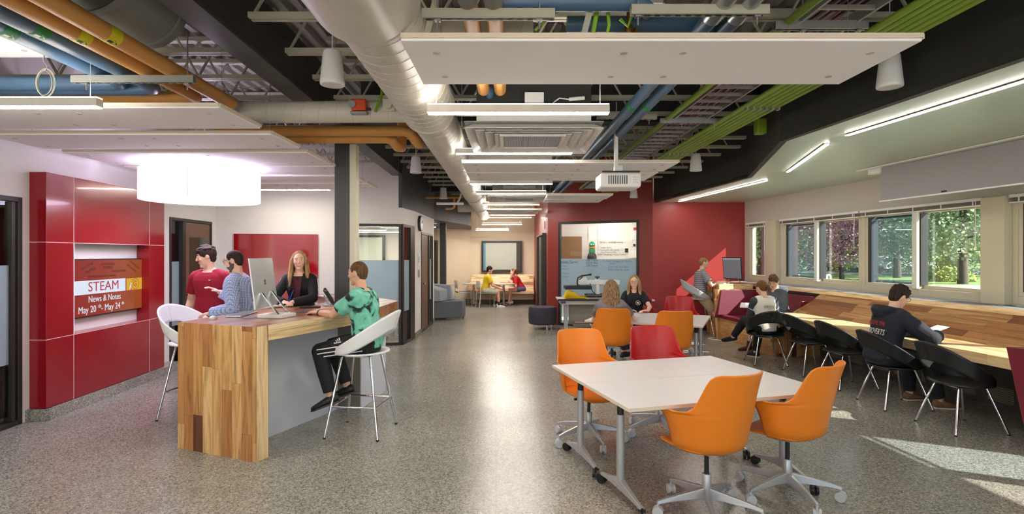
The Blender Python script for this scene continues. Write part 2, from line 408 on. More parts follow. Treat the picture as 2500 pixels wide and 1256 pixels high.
# window wall
mb = MB()
seg(mb, WW(-5), WW(11.5), 0, 1.06, -.13); seg(mb, WW(-5), WW(11.5), 2.24, TOP, -.13)
WIN = [(10.53, 11.3), (8.15, 10.12), (6.2, 8.12), (3.95, 5.92), (1.7, 3.67), (-.55, 1.42), (-2.8, -.83)]
edges = [11.5]+[v for a, b in WIN for v in (b, a)]+[-5]
for i in range(0, len(edges), 2):
    hi, lo = edges[i], edges[i+1]
    if hi-lo > .01: seg(mb, WW(lo), WW(hi), 1.06, 2.24, -.13)
mb.build('wall_right', M('warm_grey_paint', (206, 200, 192), .55, var=.02), kind='structure')
k = 0
for lo, hi in ((10.19, 10.53), (5.93, 6.2), (3.68, 3.94), (1.43, 1.69), (-.82, -.56)):
    k += 1; m_ = MB(); p0, p1 = WW(lo), WW(hi); q1, q0 = WW(hi, .1), WW(lo, .1)
    m_.prism([p0, p1, q1, q0], 1.05, 2.24); m_.build('trim_%d' % k, framew, kind='structure', bevel=.004)
MB().prism([WW(-5, 0), WW(11.44, 0), WW(11.44, .31), WW(-5, .31)], .99, 1.045).build('trim_6', sillm, kind='structure', bevel=.004)
m_ = MB()
for i in range(60):
    y = 10.4-i*.27
    if i % 10 < 8: m_.prism([WW(y, .09), WW(y+.25, .09), WW(y+.25, .24), WW(y, .24)], 1.045, 1.049)
m_.build('trim_7', M('dark_sill_grille', (120, 124, 130), .35, .4), kind='structure')
# windows
for i, (lo, hi) in enumerate(WIN):
    r = S('window_%d' % (i+1), (*WW(lo, -.06), 1.06)); d = (Vector(WW(hi))-Vector(WW(lo))); L = d.length; r.rotation_euler.z = math.atan2(d.y, d.x)
    def fr(name, x0, x1, z0, z1, wd, dep, mat, y=0, wb=None):
        m = MB(); b_ = wb or wd
        m.box(x0, y-dep/2, z0, x0+wd, y+dep/2, z1); m.box(x1-wd, y-dep/2, z0, x1, y+dep/2, z1)
        m.box(x0+wd, y-dep/2, z0, x1-wd, y+dep/2, z0+b_); m.box(x0+wd, y-dep/2, z1-wd, x1-wd, y+dep/2, z1)
        return m.build(name, mat, r, bevel=.003)
    fr('frame', 0, L, 0, 1.18, .05, .13, framew, wb=.09)
    if L < 1:
        fr('sash', .05, L-.05, .09, 1.13, .035, .05, framew)
        MB().box(.085, -.004, .12, L-.085, .004, 1.10).build('pane', clear2, r)
    else:
        mid = L*.5
        fr('sash', .05, mid+.03, .09, 1.13, .045, .05, framew, -.03); fr('sash', mid-.03, L-.05, .09, 1.13, .045, .05, framew, .03)
        fr('insect_screen_frame', mid+.015, L-.095, .135, 1.085, .03, .02, M('dark_screen_frame', (52, 54, 58), .5), -.045)
        MB().box(.095, -.034, .135, mid-.015, -.026, 1.085).build('pane', clear2, r)
        MB().box(mid+.015, .026, .135, L-.095, .034, 1.085).build('pane', screened, r)
        MB().box(mid-.035, .06, .09, mid+.04, .1, 1.15).build('mullion', M('white_track', (222, 226, 212), .4), r, bevel=.004)
        MB().box(mid-.01, .1, .3, mid+.012, .115, .42).build('latch', plast_w, r, bevel=.003)
        MB().box(L-.16, -.055, .135, L-.095, .05, 1.085).build('dark_liner', M('dark_screen_frame'), r); MB().box(mid-.045, -.055, .135, mid-.018, .045, 1.085).build('dark_liner', M('dark_screen_frame'), r)
# lower ceiling by the windows
SO = [(2.98, 11.45), (3.33, 7.7), (2.58, 5.24), (2.83, 3.0), (3.3, -1.0), (3.8, -5)]
MB().prism(SO+[WW(-5, -.02), WW(11.44, -.02)], 2.7, 2.74).build('ceiling_soffit', soff, kind='structure')
mb = MB()
for a, b in zip(SO[:-1], SO[1:]): seg(mb, a, b, 2.69, TOP, .06)
mb.build('wall_soffit_fascia', blk, kind='structure')
def FX(Y):
    for a, b in zip(SO[:-1], SO[1:]):
        if a[1] >= Y >= b[1]: return a[0]+(b[0]-a[0])*(a[1]-Y)/(a[1]-b[1])
    return 2.95
# deck
prof = []
x = -5.6; step = [(0, 0), (.06, 0), (.085, .04), (.125, .04)]
while x < 3.6:
    prof += [(x+a, 3.72+b) for a, b in step]; x += .15
mb = MB(); n = len(prof); vs = [(a, -5, z) for a, z in prof]+[(a, 18.2, z) for a, z in prof]
mb.add(vs, [(i, i+1, n+i+1, n+i) for i in range(n-1)]); mb.build('ceiling', deckm, kind='structure', org=(0, 0, 3.7))
MB().prism([(-8, -5), (7.2, -5), (5.2, 12), (5.2, 22), (-6, 22)], 3.82, 3.95).build('ceiling_roof', white, kind='structure')
mb = MB(); seg(mb, (-4.3, -5), (6.7, -5), 0, .3, -.1); seg(mb, (-4.3, -5), (6.7, -5), 3.3, TOP, -.1)
for x_ in (-4.3, -2.5, -.7, 1.1, 2.9, 4.7, 6.5): mb.box(x_, -5.08, .3, x_+.1, -5.0, 3.3)
mb.build('wall_behind', white, kind='structure')  # unseen rear wall, opened between posts to let in sky fill
# stone base of the left wall
mb = MB()
seg(mb, LW(5.2, .02), LW(5.27, .02), 0, .11, .05); seg(mb, LW(5.25, .2), LW(7.62, .2), 0, .108, .22)
mb.build('baseboard_left', terr, kind='structure')
mb = MB(); seg(mb, (.74, 17.97), (-1.38, 17.97), 0, .14, .03); seg(mb, (-1.38, 17.98), (-2.3, 17.28), 0, .14, .03); seg(mb, (-2.3, 17.27), (-4.3, 17.27), 0, .14, .03)
mb.build('baseboard_far', M('grey_base', (128, 122, 110), .5), kind='structure')
mb = MB(); seg(mb, (-1.855, 10.41), (-1.845, 11.06), 0, .1, -.012); seg(mb, (-1.838, 12.64), (-1.835, 12.86), 0, .1, -.012); mb.build('baseboard_corridor', M('grey_base'), kind='structure')
# ---- doors and glazed openings
def opening(name, p0, p1, ztop, parts, fw=.045, dep=.08, z0=0.0, off=None, mat=None):
    """frame between p0 and p1 (plan), parts: list of (name, t0, t1, z0, z1, mat, thick)"""
    d = Vector((p1[0]-p0[0], p1[1]-p0[1])); L = d.length
    off = dep/2-.012 if off is None else off; nl = Vector((-d.y, d.x)).normalized()*off
    r = S(name, (p0[0]+nl.x, p0[1]+nl.y, 0)); r.rotation_euler.z = math.atan2(d.y, d.x); fm = mat or darkfr
    m = MB(); m.box(0, -dep/2, z0, fw, dep/2, ztop); m.box(L-fw, -dep/2, z0, L, dep/2, ztop); m.box(fw, -dep/2, ztop-fw, L-fw, dep/2, ztop); m.box(fw, -dep/2, z0, L-fw, dep/2, z0+fw)
    m.build('frame', fm, r, bevel=.004)
    for nm, a, b, za, zb, mt, th in parts:
        MB().box(a*L, -th/2, za, b*L, th/2, zb).build(nm, mt, r)
    return r, L
r, L = opening('door_1', LW(2.6), LW(5.157), 2.14, [('pane', .02, .98, .1, 2.09, clear, .01), ('frosted_band', .02, .975, .58, 1.5, frost, .014)])
MB().box(L*.955, -.035, .05, L*.97, .035, 2.09).build('mullion', darkfr, r); MB().box(L*.5, -.04, .05, L*.53, .04, 2.09).build('mullion', darkfr, r)
r, L = opening('door_2', LW(7.64), LW(8.86), 2.13, [('sidelight_pane', .03, .24, .05, 2.08, clear, .01), ('frosted_band', .03, .24, .58, 1.5, frost, .014), ('door_leaf', .31, .96, .02, 2.08, doorw, .05)])
MB().box(L*.24, -.06, .05, L*.31, .06, 2.08).build('mullion', darkfr, r)
MB().box(L*.44, -.03, 1.0, L*.88, .03, 1.86).build('door_pane', M('dark_glass', (60, 66, 52), .08, spec=.8), r)
m = MB(); m.cyl((L*.36, -.03, 1.0), (L*.36, -.09, 1.0), .022); m.tube([(L*.36, -.08, 1.0), (L*.45, -.08, 1.0)], .01); m.build('door_handle', chrome, r, smooth=True)
r, L = opening('window_8', FWp(-2.83), (-1.955, 9.62), 2.14, [('pane', .03, .97, .05, 2.09, clear, .01), ('frosted_band', .03, 1.0, .58, 1.5, frost, .014)])
r, L = opening('window_9', (-1.93, 9.63), (-1.86, 10.38), 2.14, [('pane', .03, .6, .05, 2.09, clear, .01), ('frosted_band', .03, .75, .58, 1.5, frost, .014), ('jamb', .62, .97, .03, 2.12, darkfr, .08)])
r, L = opening('door_3', (-1.85, 11.08), (-1.84, 12.62), 2.06, [('door_leaf', .04, .58, .02, 2.01, doorw, .05), ('pane', .66, .94, .1, 2.0, clear, .01), ('frosted_band', .66, .94, .58, 1.5, frost, .014)])
MB().box(L*.58, -.05, .05, L*.66, .05, 2.01).build('mullion', darkfr, r)
m = MB(); m.cyl((L*.12, -.03, 1.0), (L*.12, -.09, 1.0), .02); m.tube([(L*.12, -.08, 1.0), (L*.2, -.08, 1.0)], .01); m.build('door_handle', chrome, r, smooth=True)
r, L = opening('window_10', w0, w1, 2.34, [('pane', .02, .49, .07, 2.28, clear, .01), ('pane', .495, .98, .07, 2.28, clear, .01), ('frosted_band', .02, .98, .68, 1.5, frost, .014)], fw=.055)
# inner window of the meeting room and far window
r, L = opening('window_11', (-4.0, 12.62), (-2.95, 12.62), 2.05, [('pane', .03, .97, 1.05, 2.0, M('bright_pane', (206, 210, 196), .2), .01)], z0=1.0, dep=.1, off=0)
r, L = opening('window_12', (-1.0, 17.93), (.33, 17.93), 2.05, [('pane', .05, .97, 1.1, 2.0, M('pale_pane', (176, 178, 166), .12, spec=.7), .03), ('jamb', .03, .1, 1.05, 2.0, M('blue_jamb', (96, 140, 170), .5), .05), ('door_edge', .86, .97, 1.05, 2.0, M('dark_door', (62, 62, 58), .5), .05)], fw=.06, z0=1.02, dep=.12, off=0)
r, L = opening('door_4', (.80, 13.0), (.775, 15.4), 2.12, [('pane', .04, .3, .05, 2.06, M('dark_glass'), .01), ('pane', .72, .96, .05, 2.06, M('dark_glass'), .01), ('door_leaf', .34, .68, .02, 2.06, M('dark_door'), .05)], dep=.1, off=0)
r.location.x -= .03
r, L = opening('door_5', (-3.1, 17.22), (-2.35, 17.22), 2.05, [('pane', .05, .95, .05, 2.0, M('dark_glass'), .01)], dep=.1, off=0)
# column
mb = MB(); cxy = (-1.95, 6.33)
mb.box(-.085, -.085, 0, .085, -.07, 2.99); mb.box(-.085, .07, 0, .085, .085, 2.99); mb.box(-.006, -.07, 0, .006, .07, 2.99); mb.box(-.08, -.072, 0, .08, .072, 2.98)
mb.bx((0, 0, 2.985), (.26, .2, .02))
mb.v = [(x+cxy[0], y+cxy[1], z) for x, y, z in mb.v]
mb.build('trim_8', steel_dk, kind='structure', bevel=.004)
MB().box(-1.865, 6.25, 0, -1.79, 6.38, 2.87).build('trim_9', M('cream_chase', (226, 222, 196), .5), kind='structure', bevel=.004)
mb = MB(); mb.box(-1.91, 14.4, 0, -1.75, 14.56, 2.5); mb.build('trim_10', steel_dk, kind='structure', bevel=.006)
# big dark beams
def ibeam(name, p0, p1, z0, z1, wd, mat=steel_dk, tf=.018):
    m = MB(); m.bar((*p0, z0+tf/2), (*p1, z0+tf/2), wd, tf); m.bar((*p0, z1-tf/2), (*p1, z1-tf/2), wd, tf); m.bar((*p0, (z0+z1)/2), (*p1, (z0+z1)/2), .02, z1-z0-tf)
    return m.build(name, mat, kind='structure')
sV = -.0263
ibeam('trim_11', (-1.76+sV*-3, -3), (-1.76+sV*9.6, 9.6), 2.99, 3.42, .19)
ibeam('trim_12', (-1.8, 6.5), (3.0, 6.5), 3.16, 3.66, .2, blk)
ibeam('trim_13', (-1.8, 12.2), (1.0, 12.2), 3.0, 3.5, .2, blk)
# ---- bar joists
ys = [7.08+.6*k for k in range(-9, 19)]
ji = 0
for Y in ys:
    for side in (0, 1):
        x0 = -1.66+sV*Y if side == 0 else LW(Y)[0]+.02; x1 = FX(Y)-.03 if side == 0 else -1.9+sV*Y
        if Y > 11.3: x1 = min(x1, .72)
        if side == 1 and (Y > 9 or Y < 3.95): continue
        if Y > 9.5: x0 = max(x0, -1.82)
        if abs(Y-6.48) < .1: continue
        if Y > 12.8: x0 = max(x0, -1.8+(Y-12.85)*.242)
        r = T('bar_joist', 'pale steel bar joist with zigzag web under the metal deck, '+('right of the dark beam' if side == 0 else 'left of the dark beam'), 'joist', ((x0+x1)/2, Y, 3.1), group='bar joists right of the dark beam' if side == 0 else 'bar joists left of the dark beam')
        m = MB(); m.bx((0, -.022, .02), (x1-x0-.16, .03, .035)); m.bx((0, .022, .02), (x1-x0-.16, .03, .035)); m.build('bottom_chord', joistm, r)
        m = MB(); m.bx((0, 0, .58), (x1-x0, .08, .04)); m.build('top_chord', joistm, r)
        m = MB(); xx = -(x1-x0)/2+.1; up = False; pts = []
        while xx < (x1-x0)/2-.08: pts.append((xx, 0, .56 if up else .03)); xx += .3; up = not up
        for a, b in zip(pts[:-1], pts[1:]): m.tube([a, b], .011, n=5)
        m.build('web', joistm, r)
# ================================================================ services under the deck
def pipeobj(name, pts, r, mat, label, cat, group=None, n=14):
    o = MB().tube(pts, r, n=n).build(name, mat, smooth=True); return tag(o, label, cat, group)
def vx(X0, Y): return X0+sV*Y                      # x of a run parallel to the corridor
# main round duct
rd = T('spiral_duct', 'large pale spiral duct running down the room beside the cloud panels', 'duct', (-.67, 8, 2.83))
m = MB(); ys_ = [(-1.0, .27), (2.55, .27), (2.62, .225), (4.6, .225), (4.62, .20), (16.6, .20)]
def dc(Y): return Vector((-.66-.011*Y, Y, 2.85))
def ringat(Y, r, n=36): c = dc(Y); return [c+Vector((r*math.cos(2*PI*i/n), 0, r*math.sin(2*PI*i/n))) for i in range(n)]
m.rings([ringat(Y, r) for Y, r in ys_]); m.build('duct_body', ductm, rd, w=1, smooth=True)
m = MB(); Y = 2.75
while Y < 16.5:
    rr = .225 if Y < 4.6 else .20; n = 30
    c = dc(Y); pts = [c+Vector((rr*math.cos(2*PI*i/n), .05*math.sin(2*PI*i/n), rr*math.sin(2*PI*i/n))) for i in range(n)]
    m.tube(pts, .0022, n=5, close=True); Y += .13 if Y < 9 else .26
m.build('spiral_seams', ductm, rd, w=1, smooth=True)
for Y, rr in ((2.62, .245), (4.61, .232), (8.0, .212), (11.0, .212), (13.5, .212)):
    m = MB(); m.rings([ringat(Y-.03, rr-.006), ringat(Y-.02, rr), ringat(Y+.02, rr), ringat(Y+.03, rr-.006)]); m.build('duct_band', ductm, rd, w=1, smooth=True)
# branches
def spiral(name, p0, p1, r, label, taper=None):
    p0, p1 = Vector(p0), Vector(p1); L = (p1-p0).length; d = (p1-p0).normalized(); x, y, _ = frame(d)
    rt = T(name, label, 'duct', tuple((p0+p1)/2))
    MB().cyl(p0, p1, r, taper or r, n=28).build('duct_body', ductm, rt, w=1, smooth=True)
    m = MB(); t = .1
    while t < L:
        c = p0+d*t; rr = r+((taper or r)-r)*t/L; m.tube([c+x*math.cos(2*PI*i/20)*rr+y*math.sin(2*PI*i/20)*rr+d*.03*math.sin(2*PI*i/20) for i in range(20)], .003, n=4, close=True); t += .15
    m.build('spiral_seams', ductm, rt, w=1, smooth=True); return rt
bd = spiral('branch_duct', (-2.34, 4.75, 2.84), (-.86, 4.72, 2.84), .093, 'pale branch duct crossing from the orange pipes to the main duct')
MB().cyl((-2.37, 4.75, 2.84), (-2.33, 4.75, 2.84), .1, n=28).build('end_cap', M('grey_cap', (140, 138, 132), .5), bd, w=1, smooth=True)
spiral('branch_duct', (-.5, 3.15, 2.86), (.12, 3.15, 2.86), .12, 'short pale branch duct above the largest cloud panel', .09)
spiral('branch_duct', (-.55, 6.9, 2.84), (.5, 6.9, 2.84), .11, 'pale branch duct behind the nearer square diffuser', .08)
spiral('branch_duct', (-.55, 11.6, 2.84), (.5, 11.6, 2.84), .11, 'pale branch duct behind the farther square diffuser')
spiral('branch_duct', (-1.3, 13.1, 2.75), (-.9, 13.1, 2.75), .13, 'short pale duct stub at the corridor bulkhead')
# damper motor
da = T('damper_actuator', 'orange damper actuator box with grey clamp on the branch duct', 'actuator', (-1.29, 4.6, 2.84))
MB().bx((0, 0, .02), (.125, .06, .1)).build('housing', M('orange_actuator', (214, 76, 30), .4), da, bevel=.012)
MB().bx((0, 0, -.045), (.14, .07, .02)).build('base_plate', galv, da, bevel=.004)
m = MB(); m.cyl((-.05, -.045, .02), (-.05, -.03, .02), .03); m.tube([(-.05, -.04, .02), (-.1, -.05, .09), (-.18, -.02, .18)], .004); m.build('clamp', galv, da, smooth=True)
m = MB(); m.bx((.075, 0, -.01), (.04, .03, .02)); m.build('cable_gland', blk, da)
pipeobj('flexible_conduit', [(-1.15, 4.58, 2.8), (-1.1, 4.6, 2.95), (-1.1, 4.62, 3.08), (-1.16, 4.65, 3.15)], .012, green, 'thin green conduit dropping to the orange damper actuator', 'conduit')
m = MB().cyl((-1.04, 4.6, 2.86), (-1.04, 4.55, 2.86), .035).bx((-1.04, 4.6, 2.86), (.1, .02, .1)); tag(m.build('access_plate', ductm, smooth=True), 'small square access plate on the branch duct', 'plate')
# big elbow duct top left
eb = T('round_duct', 'big grey round duct with flanged joint at the top left ceiling', 'duct', (-2.5, 3.2, 3.3))
m = MB(); cc = Vector((-2.42, 0, 3.28)); R_ = .27
def rg(Y, r, dz=0, n=36): return [Vector((cc.x-.02*Y+r*math.cos(2*PI*i/n), Y+dz*math.sin(2*PI*i/n), cc.z+r*math.sin(2*PI*i/n))) for i in range(n)]
MB().rings([rg(1.2, R_), rg(3.18, R_)]).build('duct_body', M('shaded_duct_paint', (78, 78, 66), .5), eb, w=1, smooth=True)  # dark olive puts the shade on this length into its colour
MB().rings([rg(3.19, R_-.005), rg(3.75, R_-.005), rg(3.85, R_-.1)]).build('elbow', M('grey_duct_paint', (140, 142, 138), .45), eb, w=1, smooth=True)
for a_, b_, e_2 in ((3.16, 3.2, .018), (3.66, 3.7, .012)): MB().rings([rg(a_, R_+e_2), rg(b_, R_+e_2)]).build('flange', M('grey_duct_paint'), eb, w=1, smooth=True)
# orange and blue mains on the left
for i, (X0, Yend, mt, nm) in enumerate(((-2.20, 4.62, orangep, 'orange'), (-2.37, 4.35, orangep, 'orange'), (-2.545, 4.1, bluep, 'blue'), (-2.715, 3.98, bluep, 'blue'))):
    z = 2.85; pts = [(vx(X0, 1.0), 1.0, z), (vx(X0, Yend-.12), Yend-.12, z)]
    if i > 0: pts += [(vx(X0, Yend)-.03, Yend-.03, z), (vx(X0, Yend)-.12, Yend, z), (-4.45, Yend, z)]
    lab = ['orange pipe nearest the dark beam, ending at the pale branch duct', 'orange pipe beside the nearest-beam one, turning left above the cloud panels', 'blue pipe next to the orange pair, turning left', 'outermost blue pipe at the left, turning left over the strip lamp'][i]
    r_ = T('insulated_pipe', lab, 'pipe', (vx(X0, 2.5), 2.5, z))
    MB().tube(pts, .052, n=16).build('pipe_run', mt, r_, w=1, smooth=True)
    yb = 3.08 if i < 2 else 3.0; xb = vx(X0, yb)
    col = M('yellow_arrow_band', (214, 206, 30), .5) if i < 2 else M('green_arrow_band', (24, 128, 70), .5)
    MB().cyl((xb, yb-.045, z), (xb, yb+.045, z), .0535, n=20, cap=False).build('marker_band', col, r_, w=1, smooth=True)
    m = MB(); am = blk if i < 2 else plast_w
    for a0 in (-2.3, -1.2):        # arrows wrapped on the band
        f = lambda t, y: (xb+.0545*math.cos(a0+t), yb+y, z+.0545*math.sin(a0+t))
        m.add([f(-.18, -.03), f(.18, -.03), f(.18, .005), f(-.18, .005)], [(0, 1, 2, 3)]); m.add([f(-.38, .003), f(.38, .003), f(0, .04)], [(0, 1, 2)])
    m.build('arrow', am, r_, w=1, fixn=False)
    if i == 0: MB().cyl((vx(X0, 4.5), 4.5, z), (vx(X0, 4.56), 4.56, z), .055).build('end_cap', M('grey_cap'), r_, w=1, smooth=True)
# orange pair crossing right
for i, (Y, x1, lab) in enumerate(((5.42, -.98, 'upper orange pipe crossing under the dark beam toward the main duct'), (5.62, -1.2, 'lower orange pipe crossing beside its twin, ending sooner'))):
    pipeobj('insulated_pipe', [(-2.95, Y, 2.83-.03*i), (x1-.1, Y, 2.83-.03*i), (x1-.03, Y+.01, 2.81-.03*i), (x1, Y+.1, 2.76-.03*i), (x1, Y+.3, 2.76), (x1+.0, Y+.32, 2.9), (x1, Y+.32, 3.2)], .052, orangep, lab, 'pipe')
# green pipe swoop behind beam
pipeobj('conduit', [(-4.4, 5.3, 3.06), (-3.0, 5.35, 3.0), (-2.2, 5.5, 3.05), (-1.95, 5.5, 3.15)], .028, green, 'lime green conduit sweeping up to the dark beam at the left', 'conduit')
pipeobj('conduit', [(-4.4, 4.15, 3.28), (-3.6, 4.2, 3.15), (-2.6, 4.3, 3.02)], .03, green, 'lime green conduit at the far left above the lamp', 'conduit')
# orange twin near the camera, right
for X0, lab in ((-.215, 'left of the two orange pipes over the main cloud panel'), (-.09, 'right of the two orange pipes over the main cloud panel')):
    r_ = T('insulated_pipe', lab, 'pipe', (X0, 3, 2.85)); MB().tube([(X0, 1.0, 2.84), (X0, 4.1, 2.84), (X0, 4.15, 2.95), (X0, 4.2, 3.3)], .045, n=14).build('pipe_run', orangep, r_, w=1, smooth=True)
    MB().cyl((X0, 2.5, 2.84), (X0, 2.64, 2.84), .05, n=16).build('joint_wrap', M('grey_duct_paint'), r_, w=1, smooth=True)
for Y, x0, x1, lab in ((2.72, -.1, .62, 'slate blue pipe crossing above the slotted strut'), (2.98, .3, 1.05, 'slate blue pipe crossing behind the brass valve')):
    pipeobj('insulated_pipe', [(x0, Y, 2.86), (x1, Y, 2.86), (x1+.08, Y+.05, 2.84)], .045, bluep, lab, 'pipe')
for X0, lab in ((1.10, 'left of the paired blue pipes running beside the cable ladder'), (1.225, 'right of the paired blue pipes running beside the cable ladder')):
    r_ = T('insulated_pipe', lab, 'pipe', (X0, 5, 2.82)); MB().tube([(vx(X0, 2.75), 2.75, 2.82), (vx(X0, 11), 11, 2.82)], .043, n=14).build('pipe_run', bluep, r_, w=1, smooth=True)
    MB().tube([(vx(X0, 1.2), 1.2, 2.95), (vx(X0, 2.8), 2.8, 2.82)], .048, n=14).build('foil_jacket', M('foil', (190, 190, 190), .3, .7), r_, w=1, smooth=True)
    MB().cyl((vx(X0, 4.4), 4.4, 2.82), (vx(X0, 4.48), 4.48, 2.82), .046, n=14).build('marker_band', M('green_arrow_band'), r_, w=1, smooth=True)
# six green conduits
for i in range(6):
    X0 = 2.17+.055*i
    o = pipeobj('conduit', [(vx(X0, 1.0), 1.0, 2.9), (vx(X0, 12.2 if X0 < 0 else 11.3), 11.3, 2.9)], .022, green, ['lime green conduit, innermost of the row of six', 'lime green conduit, second of the row of six from the cable ladder', 'lime green conduit, third of the row of six from the cable ladder', 'lime green conduit, third of the row of six from the black fascia', 'lime green conduit, second of the row of six from the black fascia', 'lime green conduit, outermost of the row of six by the black fascia'][i], 'conduit', 'row of six green conduits', n=10)
for k, Y in enumerate((3.4, 4.75, 6.9, 8.9)):
    m = MB(); m.bx((vx(2.3, Y), Y, 2.945), (.42, .04, .02))
    for i in range(6): m.bx((vx(2.17+.055*i, Y)+.0, Y, 2.875), (.018, .05, .03))
    tag(m.build('conduit_clamp', galv), ['strut with clamps holding the green conduits above the nearest right speaker', 'row of galvanised clamps on the green conduits where the fascia bends', 'row of clamps on the green conduits over the middle right speaker', 'farthest row of clamps on the green conduits'][k], 'clamp', 'clamps of the green conduits')
pipeobj('conduit', [(vx(1.66, 1), 1.0, 2.93), (vx(1.66, 11), 11, 2.93)], .024, green, 'single lime green conduit along the left rail of the cable ladder', 'conduit')
tag(MB().bx((2.62, 5.75, 2.95), (.1, .1, .16)).build('junction_box', green, bevel=.01), 'lime green junction box on the black fascia', 'box')
# cable ladder
ct = T('cable_ladder', 'galvanised cable ladder carrying purple data cables along the room', 'cable tray', (1.8, 6, 2.93))
m = MB()
for X0 in (1.73, 2.05): m.bar((vx(X0, 1), 1.0, 2.96), (vx(X0, 11.2), 11.2, 2.96), .015, .07)
m.build('rail', galv, ct, w=1)
Y = 1.15; k = 0
while Y < 11: MB().bar((vx(1.735, Y), Y, 2.94), (vx(2.045, Y), Y, 2.94), .025, .015, up=(0, 1, 0)).build('rung', galv, ct, w=1); Y += .2
cb = T('cable_bundle', 'bundle of purple and pink data cables lying in the cable ladder', 'cables', (1.8, 6, 2.95)); cb['kind'] = 'stuff'
random.seed(5)
for i in range(10):
    xo = 1.78+.022*i; m = MB(); pts = [(vx(xo+random.uniform(-.01, .01), y), y, 2.965+random.uniform(0, .012)) for y in [1+.7*q for q in range(15)]]
    m.tube(pts, .006, n=5).build('cable', [M('pink_cable', (190, 120, 130), .5), M('purple_cable', (96, 44, 84), .5), M('dark_cable', (60, 50, 60), .5)][i % 3], cb, w=1, smooth=True)
# slotted struts and hangers
def strut(x0, x1, Y, z, label, rods=(), mat=joistm, hh=.045):
    r = T('strut', label, 'strut', ((x0+x1)/2, Y, z))
    m = MB(); L = x1-x0; m.bx((0, 0, hh-.004), (L, .042, .004)); m.bx((0, -.02, hh/2), (L, .003, hh)); m.bx((0, .02, hh/2), (L, .003, hh)); m.bx((0, -.014, 0), (L, .01, .003)); m.bx((0, .014, 0), (L, .01, .003)); n = int(L/.05); m.m = 1
    for i in range(n): m.bx((-L/2+.03+i*.05, -.0, -.002), (.026, .012, .002))
    m.build('channel', [mat, blk], r)
    for x in rods:
        m = MB(); m.tube([(x, 0, -.05), (x, 0, 3.1-z)], .005, n=6); m.bx((x, 0, -.008), (.03, .03, .008)); m.build('threaded_rod', galv, r, smooth=True)
    return r
strut(-2.95, -2.13, 3.66, 2.755, 'grey strut carrying the orange and blue pipes at the left', (-.32, .36), M('grey_duct_paint'))
m = MB()
for x in (-2.8, -2.63, -2.455, -2.285): m.bx((x, 3.66, 2.8), (.06, .05, .02))
strut(-.44, .21, 2.68, 2.76, 'slotted strut under the two orange pipes above the main cloud panel', (-.25, .25))
strut(.58, 1.25, 2.66, 2.77, 'slotted strut under the paired blue pipes above the main cloud panel', (-.3, .28))
strut(1.5, 2.03, 3.12, 2.89, 'galvanised strut under the cable ladder, above the main cloud panel', (-.1, .22), galv)
strut(.83, 1.42, 5.35, 2.93, 'slotted strut above the projector pole', (-.1, .22))
strut(1.45, 2.08, 5.35, 2.89, 'galvanised strut under the cable ladder, behind the main cloud panel', (-.1, .22), galv)
strut(1.4, 2.05, 7.8, 2.89, 'galvanised strut under the cable ladder, above the third strip of cloud panels', (-.1, .22), galv)
strut(-.1, 1.35, 8.0, 2.75, 'long pale strut behind the projector', (-.5, .5))
for Y in (3.36, 3.46): pass
# purple conduits
for k, (Y, x0, x1, lab) in enumerate(((4.3, -1.6, .6, 'purple conduit under the deck crossing above the main duct'), (4.75, -1.6, .6, 'second purple conduit under the deck, just beyond the first'), (5.6, .4, 2.6, 'purple conduit under the deck above the cable ladder'), (3.9, -3.6, -1.9, 'purple conduit under the deck left of the dark beam'))):
    pipeobj('conduit', [(x0, Y, 3.64), (x1, Y, 3.64)], .026, purple, lab, 'conduit')
# green box, flexible conduits, brass valve over the panel
gb = T('junction_box', 'bright green junction box with flexible conduits above the main cloud panel', 'box', (.46, 2.8, 2.9))
MB().bx((0, 0, .0), (.1, .06, .07)).build('box', M('bright_green', (140, 190, 50), .45), gb, bevel=.004)
m = MB(); m.tube([(-.05, 0, 0), (-.14, 0, .0), (-.26, .02, -.06), (-.34, .04, -.13)], .009); m.tube([(.05, 0, .01), (.12, 0, .0), (.16, 0, -.06), (.14, .02, -.12), (.1, .02, -.08)], .009); m.tube([(.03, 0, -.03), (.04, 0, -.12), (.01, .02, -.24)], .009); m.tube([(-.02, 0, -.03), (-.04, 0, -.14), (-.06, .02, -.24)], .012); m.build('flexible_conduit', M('bright_green'), gb, smooth=True)
bv = T('valve', 'brass control valve beside the green junction box above the main cloud panel', 'valve', (.62, 2.9, 2.7))
m = MB(); m.lathe([(.012, 0), (.03, .01), (.03, .05), (.016, .06), (.022, .09), (.022, .12), (.01, .13), (.01, .2)]); m.cyl((-.05, 0, .035), (.05, 0, .035), .02); m.cyl((.025, 0, .02), (.04, 0, .1), .012); m.build('body', bronze, bv, smooth=True)
ac = T('valve_actuator', 'orange and white valve actuator right of the brass valve', 'actuator', (.72, 2.75, 2.83))
MB().bx((0, 0, 0), (.07, .05, .04)).build('base', M('orange_actuator'), ac, bevel=.005); MB().bx((0, 0, .05), (.08, .05, .05)).build('cover', galv, ac, bevel=.005)
# perforated hanging brackets
for x, y, lab in ((.38, 2.74, 'perforated bracket hanging by the green junction box'), (-.4, 2.7, 'perforated bracket beside the main duct, above the cloud panel')):
    m = MB(); m.bar((x-.03, y, 2.66), (x+.02, y, 2.86), .03, .004, up=(0, 1, 0)); tag(m.build('perforated_bracket', joistm), lab, 'bracket')
